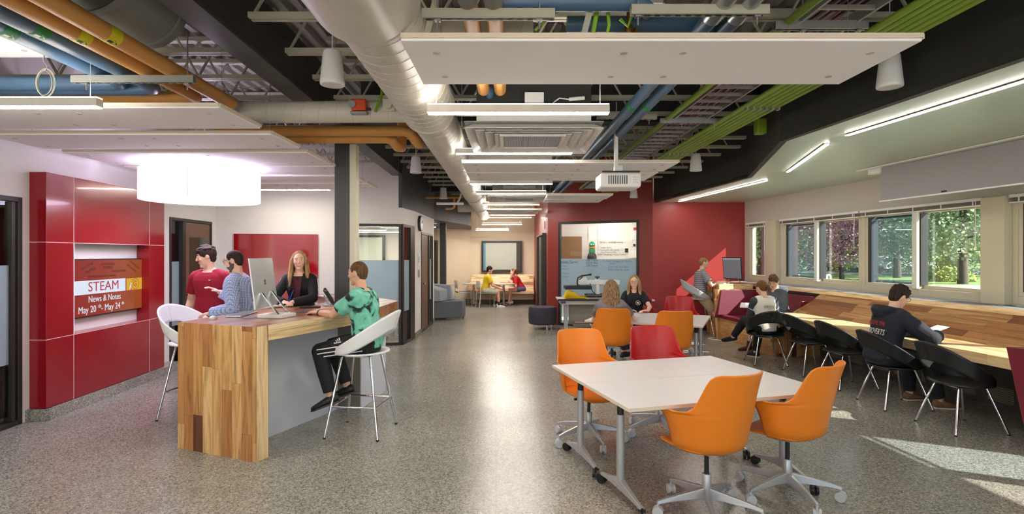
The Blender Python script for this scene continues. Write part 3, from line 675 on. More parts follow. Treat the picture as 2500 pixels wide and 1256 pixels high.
# cable coil
cc_ = T('cable_coil', 'coil of thin pale cable hung on a hook at the left', 'cable', (-3.26, 3.8, 2.86)); m = MB()
random.seed(2)
for i in range(5):
    a = .075+.012*random.random(); ox = random.uniform(-.01, .01)
    m.tube([(ox+a*.75*math.cos(2*PI*t/24), i*.003, -.06+a*math.sin(2*PI*t/24)*1.15) for t in range(24)], .0025, n=5, close=True)
m.build('loops', joistm, cc_, smooth=True); m = MB(); m.tube([(0, 0, .02), (.02, 0, .05), (0, 0, .08), (-.01, 0, .1), (0, 0, .14)], .004); m.build('hook', galv, cc_, smooth=True)
random.seed(8)
for i, lab in enumerate(('thin stay wire sloping under the joists at the left, behind the cable coil', 'thin stay wire crossing behind the left strip lamp', 'slack grey cable under the left joists')):
    pipeobj('wire', [(-4.4, 4.5+.25*i, 3.05), (-3.3, 4.6+.25*i, 2.98), (-2.1, 4.7+.25*i, 3.05)], .004, joistm, lab, 'wire', n=5)
# ---------------------------------------------------------------- cloud panels
panm = M('acoustic_panel', (242, 240, 242), .8, var=.01)
def cloud(x0, x1, Y0, Y1, label, z=2.6, sk=0.0, group=None, rows=None):
    r = T('ceiling_panel', label, 'acoustic panel', ((x0+x1)/2, (Y0+Y1)/2, z), group=group)
    w_, d_ = (x1-x0)/2, (Y1-Y0)/2
    MB().box(-w_, -d_, 0, w_, d_, .03).build('board', panm, r, bevel=.003)
    m = MB(); m.box(-w_, -d_-.012, .012, w_, -d_, .035); m.box(w_, -d_, .012, w_+.012, d_, .035); m.build('edge_rail', tabe, r)
    for fx in ([-.88, -.12, .12, .88] if (x1-x0) > 1.8 else [-.8, .8]):
        for fy in (-.55, .55):
            m = MB(); m.cyl((fx*w_, fy*d_, -.004), (fx*w_, fy*d_, 0), .018, n=18); m.build('cap', M('cap_grey', (190, 187, 184), .5), r, smooth=True)
    for fx in (-.88, .88):
        m = MB(); m.tube([(fx*w_, 0, .03), (fx*w_, 0, .52)], .0015, n=4); m.build('suspension_wire', galv, r)
cloud(-.52, 1.92, 2.55, 3.2, 'largest white ceiling panel nearest the camera, above the strip lamp')
cloud(-.55, 1.82, 5.95, 6.55, 'long white ceiling panel just behind the nearer square diffuser')
cloud(-.56, 1.79, 6.68, 7.37, 'long white ceiling panel behind the projector')
cloud(.6, 1.70, 9.2, 9.82, 'white ceiling panel right of the farther diffuser, nearer of the two')
cloud(.6, 1.67, 9.92, 10.5, 'white ceiling panel right of the farther diffuser, farther of the two')
cloud(-.58, .66, 12.2, 12.8, 'white corridor ceiling panel beyond the farther diffuser'); cloud(-.58, .62, 12.95, 13.5, 'white corridor ceiling panel second beyond the farther diffuser'); cloud(-.58, .6, 14.1, 14.7, 'white corridor ceiling panel farthest down the corridor')
cloud(-4.45, -3.22, 3.26, 3.87, 'white ceiling panel at the top left corner behind the blue pipes', 3.0)
for i, (a, b) in enumerate(((3.72, 4.33), (4.55, 5.15), (5.36, 6.07), (6.2, 6.78), (6.95, 7.5), (7.7, 8.28))):
    cloud(-4.42-.0*i, -2.0-.01*i, a, b, ['white ceiling panel over the red wall unit, nearest of the left row', 'second white ceiling panel of the left row over the reception bar', 'third white ceiling panel of the left row, in front of the drum pendant', 'fourth white ceiling panel of the left row, above the drum pendant', 'fifth white ceiling panel of the left row, its tip right of the column', 'farthest white ceiling panel of the left row, its tip right of the column'][i], 2.6, group='left row of ceiling panels')
# ---------------------------------------------------------------- strip lamps
def strip(x0, x1, Y, z, label, tilt=0, both=True, group='suspended strip lamps', wl=None):
    wl = wl or 3.7-z
    r = T('strip_lamp', label, 'lamp', ((x0+x1)/2, Y, z)); w_ = (x1-x0)/2; r['group'] = group
    MB().box(-w_, -.03, .006, w_, .03, .058).build('housing', M('lamp_housing', (224, 220, 212), .5), r, bevel=.002)
    MB().box(-w_+.004, -.027, 0, w_-.004, .027, .006).build('diffuser', lampm, r)
    if both: MB().box(-w_+.004, -.027, .058, w_-.004, .027, .064 if Y < 5 else .0586).build('uplight_diffuser', lampup, r)
    for s in (-1, 1): MB().tube([(s*(w_-.06), 0, .06), (s*(w_-.06), 0, wl)], .002, n=4).build('suspension_wire', plast_w, r)
strip(-.57, .655, 3.68, 2.55, 'strip lamp under the joists behind the largest ceiling panel')
strip(-.59, .63, 5.75, 2.66, 'strip lamp crossing in front of the nearer diffuser face')
strip(-.62, .6, 8.07, 2.64, 'strip lamp behind the projector')
strip(-.62, .6, 9.9-.35, 2.66, 'strip lamp at the left of the farther diffuser'); strip(-.63, .59, 11.76, 2.67, 'strip lamp just beyond the farther diffuser')
strip(-.63, .57, 13.7, 2.66, 'strip lamp in the corridor between the last ceiling panels'); strip(-.63, .55, 15.3, 2.64, 'strip lamp farthest down the corridor')
strip(-.9, .3, 16.4, 2.5, 'strip lamp near the far window'); strip(-1.12, -.1, 16.9, 2.35, 'strip lamp low at the end of the duct')
strip(-3.83, -2.61, 3.45, 2.53, 'strip lamp at the left edge below the blue pipes', wl=.465)
strip(-3.95, -2.83, 8.47, 2.6, 'strip lamp over the red glass board, behind the column', both=False)
strip(-3.2, -2.1, 15.0, 2.35, 'strip lamp glimpsed under the corridor bulkhead', both=False, wl=.08)
strip(-.57, .655, 1.0, 2.6, 'fill strip lamp added behind the camera'); strip(-3.83, -2.61, 1.0, 2.6, 'fill strip lamp added behind the camera, left'); strip(-.57, .655, -1.4, 2.6, 'fill strip lamp added far behind the camera'); strip(-3.83, -2.61, -1.4, 2.6, 'fill strip lamp added far behind the camera, left'); strip(2.0, 2.9-.4, 0.2, 2.6, 'short fill strip lamp added behind the camera, right')  # unseen lamps added behind the camera as fill
strip(-3.6, -2.5, 10.8, 2.08, 'strip lamp added to light the glazed meeting room', both=False, wl=.08); strip(-3.6, -2.3, 11.7, 2.08, 'farther strip lamp added to light the glazed meeting room', both=False, wl=.08)  # lamps added so the meeting room is not dark behind its glass
strip(-6.2, -5.1, 4.6, 2.4, 'strip lamp added to light the room behind the left glass door', both=False, wl=.2); strip(1.5, 2.6, 12.9, 2.75, 'strip lamp in the office behind the written window', both=False, wl=.14); strip(1.6, 2.8, 12.45, 2.75, 'second strip lamp added to light the office behind the written window', both=False, wl=.14)  # lamps added to brighten the side room and the office behind their glass
for a, b, lab in (((3.06, 4.98), (3.3, 2.6), 'recessed soffit lamp nearest the camera, longest of the three'), ((3.63, 7.17), (3.11, 5.38), 'short recessed soffit lamp between the other two'), ((3.44, 11.2), (3.75, 8.04), 'recessed soffit lamp in front of the sunlit red wall'), ((3.45, 1.2), (3.8, -2.5), 'recessed soffit lamp behind the camera')):
    r = T('recessed_lamp', lab, 'lamp', ((a[0]+b[0])/2, (a[1]+b[1])/2, 2.7)); r['group'] = 'recessed soffit lamps'
    m = MB(); m.bar((*a, 2.694), (*b, 2.694), .05, .006); m.build('trim', M('lamp_trim', (150, 110, 100), .5), r, w=1)
    m = MB(); m.bar((*a, 2.689), (*b, 2.689), .036, .006); m.build('diffuser', lampsof, r, w=1)
# ---------------------------------------------------------------- diffusers (cassette units)
def cassette(x0, Y0, s, z, label):
    r = T('ceiling_diffuser', label, 'air diffuser', (x0+s/2, Y0+s/2, z)); h = s/2; wm_ = M('diffuser_white', (226, 224, 222), .45)
    k = 0
    for a in (0, .085, .165, .245):
        o_ = h-a; i_ = o_-.07; m = MB()
        P4 = [(-1, -1), (1, -1), (1, 1), (-1, 1)]
        lo = [Vector((o_*x, o_*y, -.0 - .0*k)) for x, y in P4]; hi = [Vector((i_*x, i_*y, .045)) for x, y in P4]
        lo2 = [v+Vector((0, 0, .004)) for v in lo]; hi2 = [v+Vector((0, 0, .004)) for v in hi]
        m.rings([lo, hi, hi2, lo2], cap=False, close=True); m.build('louvre', wm_, r); k += 1
    g = h-.32; m = MB(); m.box(-h, -h, .05, h, h, .06); m.build('back_plate', M('grey_duct_paint'), r)
    m = MB(); n = 34
    for i in range(n+1):
        t = -g+2*g*i/n; m.bx((t, 0, .012), (.006, 2*g, .008)); m.bx((0, t, .012), (2*g, .006, .008))
    m.build('grille', M('grille_grey', (190, 190, 194), .5), r)
    m = MB()
    for sx, sy, lx, ly in ((0, -1, 2*g+.06, .03), (0, 1, 2*g+.06, .03), (-1, 0, .03, 2*g), (1, 0, .03, 2*g)): m.bx((sx*(g+.015), sy*(g+.015), .01), (lx, ly, .03))
    m.build('grille_frame', wm_, r)
    MB().box(-h+.1, -h+.05, .06, h-.1, h-.1, .12).build('collar', wm_, r)
    MB().box(-h+.1, -h+.04, .12, h-.1, h-.12, .46).build('plenum_box', blk, r, bevel=.004)
    m = MB(); m.bx((0, -h-.03, .16), (.5*s, .1, .06)); m.build('drain_tray', M('dark_foam', (58, 58, 54), .8), r, bevel=.006)
    m = MB(); m.bx((0, -h-.01, .24), (.16, .06, .1)); m.bx((0, -h-.02, .19), (.28, .07, .012)); m.build('control_box', plast_w, r, bevel=.004)
    m = MB(); m.sph((-.32*s, -h+.02, .3), (.04, .04, .055)); m.build('bulb_cap', bluep, r, smooth=True)
    m = MB(); m.cyl((.25*s, -h, .24), (.36*s, -h-.01, .25), .016); m.tube([(.12*s, -h+.02, .2), (.18*s, -h, .25), (.25*s, -h, .24)], .006); m.build('drain_fitting', plast_w, r, smooth=True)
cassette(-.40, 4.56, 1.17, 2.66, 'nearer square white air diffuser with black plenum above')
cassette(-.46, 9.9, 1.18, 2.66, 'farther square white air diffuser beyond the projector')
# ---------------------------------------------------------------- pendant speakers
def speaker(X, Y, z, label, s=1):
    r = T('pendant_speaker', label, 'speaker', (X, Y, z), group='pendant speakers')
    m = MB(); m.lathe([(.055, .0), (.079, .002), (.082, .012), (.08, .03), (.062, .215), (.056, .23), (.02, .234), (.0, .234)]); m.build('body', plast_w, r, smooth=True)
    MB().lathe([(.0, -.001), (.07, -.001), (.07, .002)]).build('grille', M('speaker_grille', (214, 214, 214), .7), r, smooth=True)
    MB().tube([(0, 0, .23), (0, 0, 3.72-z)], .004, n=5).build('cable', plast_w, r)
for X, Y, z, lab in ((-1.22, 3.7, 2.75, 'white pendant speaker nearest the camera, left of the main duct'), (-1.36, 7.7, 2.75, 'white pendant speaker in the middle left of the main duct, by the charcoal bulkhead'), (-1.42, 11.26, 2.75, 'white pendant speaker farthest left of the main duct'), (2.6, 3.75, 2.75, 'white pendant speaker nearest on the right, partly behind the largest panel'), (2.53, 7.5, 2.75, 'white pendant speaker in the middle of the right row'), (2.48, 11.1, 2.75, 'white pendant speaker farthest right, before the red wall')):
    speaker(X, Y, z, lab)
# ---------------------------------------------------------------- drum pendant
dr = T('drum_pendant', 'large round white glowing drum pendant lamp over the reception bar', 'lamp', (-3.5, 6.15, 2.2))
shade = EM('drum_fabric', (246, 240, 255), .36); R_ = .6
m = MB(); m.lathe([(R_, 0), (R_, .33)], n=64, cap=False); m.build('shade', shade, dr, smooth=True, solid=.006)
MB().lathe([(0, .02), (R_-.01, .02), (R_-.01, .026), (0, .026)], n=48, cap=False).build('bottom_diffuser', EM('drum_bottom', (238, 234, 252), .4), dr)
m = MB(); m.bx((.18, -math.sqrt(R_*R_-.18**2)-.002, .165), (.004, .004, .33)); m.build('seam', M('seam_grey', (200, 196, 220), .5), dr)
m = MB()
for a in (.5, 2.6, 4.7): m.tube([(R_*math.cos(a), R_*math.sin(a), .33), (.03*math.cos(a), .03*math.sin(a), .9)], .002, n=4)
m.build('suspension_wires', galv, dr)
pl = bpy.data.lights.new('drum_bulb', 'POINT'); pl.energy = 18; pl.color = (.86, .74, 1); pl.shadow_soft_size = .2
po = bpy.data.objects.new('drum_bulb', pl); C.objects.link(po); po.parent = dr; po.location = (0, 0, .40)
pl = bpy.data.lights.new('drum_bulb', 'AREA'); pl.energy = 13; pl.color = (.88, .76, 1); pl.shape = 'DISK'; pl.size = 1.1
po = bpy.data.objects.new('drum_bulb', pl); C.objects.link(po); po.parent = dr; po.location = (0, 0, -.005)
# ---------------------------------------------------------------- projector
pr = T('projector', 'white ceiling projector on a pole over the tables', 'projector', (1.07, 5.5, 2.26))
MB().box(-.2, -.16, 0, .2, .2, .15).build('body', M('projector_white', (232, 230, 232), .4), pr, bevel=.025, seg=3)
MB().box(-.185, -.15, .15, .19, .2, .165).build('top_plate', blk, pr, bevel=.004)
m = MB()
for i in range(9): m.bx((-.10+.0*i+.022*i-.02, -.161, .075), (.011, .006, .085))
m.build('vent_slots', M('dark_slots', (96, 98, 100), .6), pr)
m = MB()
for i in range(3):
    for j in range(3): m.cyl((.125+.02*i, -.163, .05+.025*j), (.125+.02*i, -.158, .05+.025*j), .006, n=8)
m.build('buttons', plast_g, pr)
m = MB(); m.bx((0, 0, .2), (.08, .08, .07)); m.bx((0, 0, .175), (.14, .1, .012)); m.build('mount', plast_w, pr, bevel=.006)
MB().cyl((-.02, 0, .2), (-.02, 0, .66), .022, n=18).build('pole', plast_w, pr, smooth=True)
# ---------------------------------------------------------------- projection screen on the right
def SC(Y): return Vector((5.29-.1*Y, Y, 0))
ps = T('projection_screen', 'wide grey projection screen lowered in front of the right windows', 'screen', (SC(4.6).x, 4.6, 2.27))
a, b = SC(6.82), SC(1.2)
m = MB(); m.bar((a.x, a.y, 2.475), (b.x, b.y, 2.475), .006, .41); m.build('fabric', screenm, ps, w=1)
m = MB(); m.bar((a.x-.003, a.y, 2.265), (b.x-.003, b.y, 2.265), .025, .014); m.build('bottom_bar', plast_w, ps, w=1)
a2, b2 = SC(7.1), SC(1.0); m = MB(); m.bar((a2.x-.08, a2.y, 2.69), (b2.x-.08, b2.y, 2.69), .05, .012); m.bar((a2.x+.1, a2.y, 2.69), (b2.x+.1, b2.y, 2.69), .03, .012); m.build('slot_trim', plast_w, ps, w=1)
m = MB(); m.bar((SC(7.0).x+.03, 7.0, 2.66), (SC(6.8).x+.03, 6.8, 2.66), .1, .07); m.build('roller_bracket', plast_w, ps, w=1)
cpt = SC(5.92); m = MB(); m.bx((cpt.x-.005, 5.92, 2.288), (.004, .07, .02)); m.build('logo_plate', M('navy_logo', (30, 40, 110), .4), ps, w=1)
# blinds
for i, (lo, hi, lab) in enumerate(((10.53, 11.3, 'short raised venetian blind over the small window by the red wall'), (8.12, 10.14, 'raised venetian blind over the window behind the booth'), (6.2, 8.1, 'raised venetian blind over the window in the middle of the counter'), (3.95, 5.92, 'raised venetian blind at the right edge behind the wide pier'), (1.7, 3.67, 'raised venetian blind beyond the right edge of view'))):
    r = T('venetian_blind', lab, 'blind', (*WW(lo, .045), 2.16)); d = Vector(WW(hi))-Vector(WW(lo)); L = d.length; r.rotation_euler.z = math.atan2(d.y, d.x)
    MB().box(.01, -.02, .055, L-.01, .025, .09).build('headrail', plast_w, r, bevel=.003)
    m = MB()
    for k in range(7): m.box(.015, -.02, .008+k*.0065, L-.015, .02, .0105+k*.0065)
    m.build('slats', M('blind_slats', (150, 150, 136), .5), r)
    MB().box(.012, -.022, -.002, L-.012, .022, .008).build('bottom_rail', plast_w, r)
    m = MB(); n = max(2, int(L/.38))
    for k in range(n): m.bx((.12+k*(L-.24)/(n-1), .025, .03), (.014, .005, .07))
    m.build('tape_clips', plast_w, r)
    MB().tube([(.08 if L > 1 else .06, .03, .06), (.08 if L > 1 else .06, .035, -.5)], .004, n=5).build('wand', plast_w, r)
# ================================================================ reception bar
e_ = Vector((.37, .93)).normalized(); RZ = math.atan2(-.37, .93)
wtop = WOOD('bar_top_planks', 1, 0, .11, 1.5, topwood, .28, seed=3)
wend = WOOD('bar_end_planks', 2, 0, .106, .8, woodtones, .38, seed=23)
wedge = WOOD('bar_edge_wood', 1, 2, .5, 5, lightwood, .4, seed=1)
wedge2 = WOOD('bar_edge_wood_upright', 2, 0, .5, 5, lightwood, .4, seed=2)
bar = T('reception_bar', 'tall wooden reception bar with waterfall end of mixed planks and grey panel below', 'bar counter', (-1.97, 4.19, 0), RZ)
def toB(x, y): v = Vector((x+1.97, y-4.19)); return tuple(rot(v, -RZ))
poly = [(0, 0)]+[toB(*p) for p in ((-1.42, 5.6), (-1.38, 6.6), (-2.35, 7.9), (-2.77, 7.68), (-2.2, 6.6), (-2.2, 5.98), (-2.55, 5.85))]+[(-.85, 0)]
MB().prism(poly, .922, 1.04).build('bar_top', wtop, bar, bevel=.003)
m = MB(); m.prism([(.0005, .10), (.0005, 1.52), (.004, 1.52), (.004, .10)], .92, 1.041); m.build('edge_band', wedge, bar)
m = MB(); m.box(0, .004, 0, .004, .118, 1.041); m.build('corner_edge', wedge2, bar)
m = MB(); m.box(-.85, .0, 0, 0, .118, .9215); m.box(-.85, -.003, 0, 0, .001, 1.041); m.build('waterfall_end', wend, bar)
m = MB(); q = [toB(*p) for p in ((-2.13, 4.77), (-1.80, 5.63), (-1.9, 5.7), (-2.25, 4.8))]; m.prism(q, .0, .92); m.build('front_panel', basep, bar)
m = MB(); q = [toB(*p) for p in ((-1.81, 5.64), (-1.56, 5.64), (-1.48, 6.39), (-1.8, 6.5))]; m.prism(q, .0, .92); m.build('pedestal', basep, bar, bevel=.003)
m = MB(); q = [toB(*p) for p in ((-1.815, 5.632), (-1.57, 5.632), (-1.57, 5.638), (-1.815, 5.638))]; m.prism(q, .02, .92); m.build('shadow_panel', basep2, bar)  # darker sheet that paints the shade on the pedestal's front face
for (x, y, a) in ((-2.33, 4.87, 0), (-2.02, 5.32, 0)):
    v = toB(x, y); m = MB(); m.bx((v[0], v[1], 1.041), (.13, .2, .003)); o = m.build('power_grommet', M('grommet', (58, 54, 60), .4), bar)
# desktop computer
pc = T('desktop_computer', 'silver all-in-one computer with hinged arm seen from behind on the reception bar', 'computer', (-2.12, 4.9, 1.04), RZ*.5)
a = Vector((-2.18, 4.62, 1.13)); b = Vector((-2.24, 5.2, 1.13)); dd = (b-a).normalized(); nn = Vector((dd.y, -dd.x, 0)); upv = (Vector((0, 0, 1))+nn*-.12).normalized(); nn2 = dd.cross(upv)
m = MB(); mm = MAT(dd, upv, nn2, a); L_ = (b-a).length; m.box(0, 0, -.006, L_, .44, .006, mm); m.build('screen', M('alu_silver', (200, 204, 208), .3, .5), pc, w=1, bevel=.003)
m = MB()
for i in (0, 1):
    for j in (0, 1): m.box(.285+.022*i, .2+.024*j, .006, .303+.022*i, .22+.024*j, .008, mm)
    for j in (0, 1): m.box(.285+.022*i, .2+.024*j, -.008, .303+.022*i, .22+.024*j, -.006, mm)
m.build('logo_squares', M('gold_logo', (120, 104, 60), .3, .6), pc, w=1)
MB().bx((0.02, -.02, .0165), (.24, .22, .033)).build('base', M('base_white', (226, 224, 222), .35), pc, bevel=.006)
for t in (.18, .44):
    c0 = mm @ Vector((t, .13, .012 if nn2.x > 0 else -.012)); s_ = 1
    m = MB(); c1 = Vector((c0.x+.15, c0.y-.0, 1.06)); m.bar(c0, c1, .028, .01, up=(1, 0, .4)); m.cyl(c1-Vector((0, .02, 0)), c1+Vector((0, .02, 0)), .014); m.build('hinge_arm', chrome, pc, w=1, smooth=True)
def top_item(name, label, cat, x, y, rz=0, z=1.04): return T(name, label, cat, (x, y, z), rz)
r = top_item('computer_mouse', 'pale computer mouse near the bar end', 'mouse', -2.58, 4.7, .3); m = MB(); m.sph((0, 0, .008), (.032, .055, .024)); m.build('shell', M('mouse_white', (206, 204, 200), .4), r, smooth=True)
r = top_item('keyboard', 'thin grey keyboard between the mouse and the silver computer', 'keyboard', -2.5, 5.05, .1)
MB().bx((0, 0, .008), (.13, .42, .012)).build('base', M('alu_silver'), r, bevel=.003); m = MB()
for i in range(5):
    for j in range(15): m.bx((-.05+i*.025, -.19+j*.027, .016), (.02, .022, .004))
m.build('keys', M('key_grey', (120, 122, 126), .5), r)
r = top_item('desk_phone', 'black desk phone on a stand beside the column on the bar', 'phone', -1.98, 5.95, -1.1)
m = MB(); m.bar((0, .03, .02), (0, -.06, .17), .2, .025, up=(0, 1, 0)); m.build('body', blk, r, bevel=.006); m = MB(); m.bar((-.09, .035, .05), (-.09, -.055, .19), .045, .03, up=(0, 1, 0)); m.build('handset', plast_b, r, bevel=.01)
m = MB(); m.bx((0, .0, .008), (.14, .14, .014)); m.bar((.03, -.02, .01), (.03, -.07, .12), .03, .01); m.bar((-.03, -.02, .01), (-.03, -.07, .12), .03, .01); m.build('stand', plast_g, r, bevel=.003)
m = MB(); m.bx((.02, .03, .075), (.09, .002, .05), Matrix.Rotation(-.5, 4, 'X')); m.build('display', M('phone_display', (90, 110, 100), .2), r)
r = top_item('notebook', 'dark closed notebook lying on the bar in front of the desk phone', 'notebook', -2.12, 5.72, .2); MB().bx((0, 0, .008), (.2, .07, .014)).build('cover', blk, r, bevel=.003)
r = top_item('keyboard', 'small white keyboard at the far end of the bar by the column', 'keyboard', -2.45, 7.2, -.9); MB().bx((0, 0, .008), (.3, .12, .014)).build('base', plast_g, r, bevel=.003); m = MB()
for i in range(10):
    for j in range(4): m.bx((-.125+i*.028, -.04+j*.027, .016), (.022, .02, .004))
m.build('keys', plast_w, r)
# label strip on the chase
o = MB(); o.box(-1.80, 6.235, 1.1, -1.788, 6.249, 1.75); tag(o.build('paper_strip', M('paper', (238, 236, 228), .7)), 'narrow paper notice strip taped on the cream column chase', 'notice')
# ================================================================ red wall unit and screen
ru = T('wall_unit', 'glossy red panelled wall unit framing the screen, on a stone base', 'wall unit', (-4.55, 6.25, .108))
def RP(Y, d=0.0): return (-4.149-.065*Y-d, Y)
Y0, Y1, Y2, Y3 = 5.25, 5.61, 6.91, 7.24
zs = (.112, .775, 1.72, 2.395)
def pan(a, b, z0, z1, nm='panel', d0=0.0, d1=.03):
    MB().prism([RP(a+.002, d0), RP(b-.002, d0), RP(b-.002, d1), RP(a+.002, d1)], z0+.002, z1-.002).build(nm, redlam, ru, w=1, bevel=.0015)
for a, b in ((Y0, Y1), (Y1, Y2), (Y2, Y3)):
    pan(a, b, zs[0], zs[1]); pan(a, b, zs[2], zs[3])
pan(Y0, Y1, zs[1], zs[2]); pan(Y2, Y3, zs[1], zs[2])
for z0, z1 in zip(zs[:-1], zs[1:]): MB().prism([(-4.49, 5.25), (-4.49, 5.262), (-4.66, 5.262), (-4.66, 5.25)], z0+.002, z1-.002).build('side_panel', redlam, ru, w=1, bevel=.0015)
MB().prism([RP(Y2-.01, .0), RP(Y2, .0), RP(Y2, .15), RP(Y2-.01, .15)], zs[1], zs[2]).build('niche_side', redlam, ru, w=1)
MB().prism([RP(Y1, .0), RP(Y1+.01, .0), RP(Y1+.01, .15), RP(Y1, .15)], zs[1], zs[2]).build('niche_side', plast_w, ru, w=1)
MB().prism([RP(Y1, .0), RP(Y2, .0), RP(Y2, .15), RP(Y1, .15)], zs[1]-.01, zs[1]+.005).build('niche_shelf', redlam, ru, w=1)
m = MB()
for z in (zs[1], zs[2]):
    m.prism([RP(Y0, -.002), RP(Y3, -.002), RP(Y3, .01), RP(Y0, .01)], z-.003, z+.003); m.prism([(-4.488, 5.248), (-4.488, 5.26), (-4.66, 5.26), (-4.66, 5.248)], z-.003, z+.003)
for Y in (Y1, Y2):
    m.prism([RP(Y-.003, -.002), RP(Y+.003, -.002), RP(Y+.003, .01), RP(Y-.003, .01)], zs[0], zs[1]); m.prism([RP(Y-.003, -.002), RP(Y+.003, -.002), RP(Y+.003, .01), RP(Y-.003, .01)], zs[2], zs[3])
m.prism([RP(Y0, 0), RP(Y3, 0), RP(Y3, .16), RP(Y0, .16)], zs[3], zs[3]+.005)
m.build('seam_strips', seam, ru, w=1)
tv = T('wall_screen', 'flat screen in the red wall unit showing an orange news and notes slide', 'screen', (-4.66, 6.36, .92))
def TP(Y, d=0.0): return (-4.245-.065*Y+d, Y)
MB().prism([TP(5.68), TP(6.93), TP(6.93, -.045), TP(5.68, -.045)], .916, 1.553).build('housing', M('tv_black', (24, 24, 26), .35), tv, w=1, bevel=.003)
def SL(name, ya, yb, z0, z1, d, mat): return MB().prism([TP(ya, d), TP(yb, d), TP(yb, d-.001), TP(ya, d-.001)], z0, z1).build(name, mat, tv, w=1)
def slide():
    m, t, b = nodes('slide_background'); tc = N(t, 'TexCoord'); s = N(t, 'SeparateXYZ'); t.links.new(tc.outputs['Object'], s.inputs[0])
    rp = ramp(t, [(0, (196, 44, 18)), (.55, (206, 66, 16)), (1, (206, 98, 20))]); t.links.new(mth(t, 'ADD', mth(t, 'MULTIPLY', s.outputs[1], .9), .6), rp.inputs[0])
    t.links.new(rp.outputs[0], b.inputs['Emission Color']); b.inputs['Base Color'].default_value = (.01, .01, .01, 1); b.inputs['Emission Strength'].default_value = .15; b.inputs['Roughness'].default_value = .15; return m
SL('slide', 5.69, 6.915, .93, 1.54, .002, slide())
ew = EM('screen_white', (214, 224, 240), .32); er = EM('screen_red', (190, 24, 22), .25); ey = EM('screen_yellow', (232, 180, 24), .25); ek = EM('screen_dark', (40, 12, 20), .1); en = EM('screen_navy', (50, 26, 70), .1)
SL('banner', 5.69, 6.58, 1.165, 1.315, .004, ew); SL('logo_field', 6.6, 6.90, 1.165, 1.31, .004, ey)
rt = (-.065, 1, 0); up = (0, 0, 1)
def tvt(s, size, Y, z, mat, upv=up, rtv=rt, xs=1, wt=0): TXT(s, size, rtv, upv, (*TP(Y, .006), z), mat, tv, 'lettering', xs=xs, wt=wt, ext=.0005)
tvt('STEAM', .15, 6.2, 1.24, er, xs=1.15); tvt('News & Notes', .1, 6.22, 1.105, ew, xs=.9)
tvt('May 20   - May 24', .105, 6.14, .995, ew, xs=.9); tvt('th', .06, 6.13, 1.02, ew); tvt('th', .055, 6.53, 1.02, ew)
tvt('COMPUTER', .04, 6.27, 1.49, ek, xs=1.1); tvt('SCIENCE', .04, 6.27, 1.45, ek, xs=1.1); tvt('AGRICULTURE', .034, 6.46, 1.405, ek, xs=1.1); tvt('ENGINEERING & ELECTRONICS', .03, 6.18, 1.355, ek, xs=1.1)
c_, s_ = math.cos(.35), math.sin(.35)
tvt('BUILDING', .045, 5.94, 1.475, en, (.01, -s_, c_), (-.065*c_, c_, s_)); tvt('TRADES', .045, 5.98, 1.425, en, (.01, -s_, c_), (-.065*c_, c_, s_))
c_, s_ = math.cos(-.5), math.sin(-.5)
tvt('TECHNOLOGY', .032, 6.76, 1.47, ek, (.01, -s_, c_), (-.065*c_, c_, s_)); tvt('ART & DESIGN', .03, 6.7, 1.43, ek, (.01, -s_, c_), (-.065*c_, c_, s_))
tvt('G', .1, 6.76, 1.238, er)
def ring_on(Y, z, ry, rz, th, mat, name):
    m = MB(); n = 28; o_ = [Vector((*TP(Y+ry*math.cos(2*PI*i/n), .0065), z+rz*math.sin(2*PI*i/n))) for i in range(n)]; i_ = [Vector((*TP(Y+(ry-th)*math.cos(2*PI*i/n), .0065), z+(rz-th)*math.sin(2*PI*i/n))) for i in range(n)]
    m.rings([o_, i_], cap=False); m.build(name, mat, tv, w=1, fixn=False)
ring_on(6.765, 1.238, .07, .067, .005, ek, 'logo_circle')
for k, (y, z, mt) in enumerate(((6.67, 1.225, ew), (6.655, 1.19, ew), (6.645, 1.15, er), (6.665, 1.155, er))):
    m = MB(); q = [(y-.004, z-.03), (y+.012, z-.02), (y+.026, z+.03), (y+.008, z+.028)]; m.add([(*TP(a, .0068), b) for a, b in q], [(0, 1, 2, 3)]); m.build('feather', mt, tv, w=1, fixn=False)
# red glass board
def FB(x, d): b = FWp(x); return (b[0]+.208*d, b[1]-.978*d)
gb_ = T('glass_board', 'glossy red glass marker board on the white wall behind the reception bar', 'board', (*FB(-3.97, .02), .8))
MB().prism([FB(-4.62, .012), FB(-3.32, .012), FB(-3.32, .03), FB(-4.62, .03)], .82, 1.945).build('glass', redglass, gb_, w=1, bevel=.002)
# clock and notices on the corridor wall
ck = T('wall_clock', 'round black-rimmed wall clock on the white corridor wall', 'clock', (-1.85, 10.85, 2.07)); m = MB()
m.cyl((0, 0, .15), (.05, 0, .15), .155, n=32); m.build('rim', blk, ck, smooth=True); MB().cyl((.048, 0, .15), (.053, 0, .15), .135, n=32).build('face', plast_w, ck)
m = MB()
for i in range(12): a = 2*PI*i/12; m.bx((.054, .115*math.cos(a), .15+.115*math.sin(a)), (.002, .01, .02))
m.bar((.055, 0, .15), (.055, .05, .2), .002, .01, up=(1, 0, 0)); m.bar((.055, 0, .15), (.055, -.02, .24), .002, .008, up=(1, 0, 0)); m.build('hands', blk, ck)
for z0, z1, lab, mt in ((1.15, 1.3, 'small printed notice on the corridor wall, lower one beside the door', M('pinkish_paper', (190, 150, 146), .6)), (1.42, 1.62, 'small printed notice on the corridor wall, upper one beside the door', plast_w)):
    r = T('wall_notice', lab, 'notice', (-1.848, 10.72, z0)); MB().box(0, 0, 0, .006, .17, z1-z0).build('sheet', mt, r); m = MB()
    for i in range(5): m.box(.006, .02, .02+i*.025, .007, .15, .03+i*.025)
    m.build('printing', M('print_grey', (110, 100, 104), .6), r)
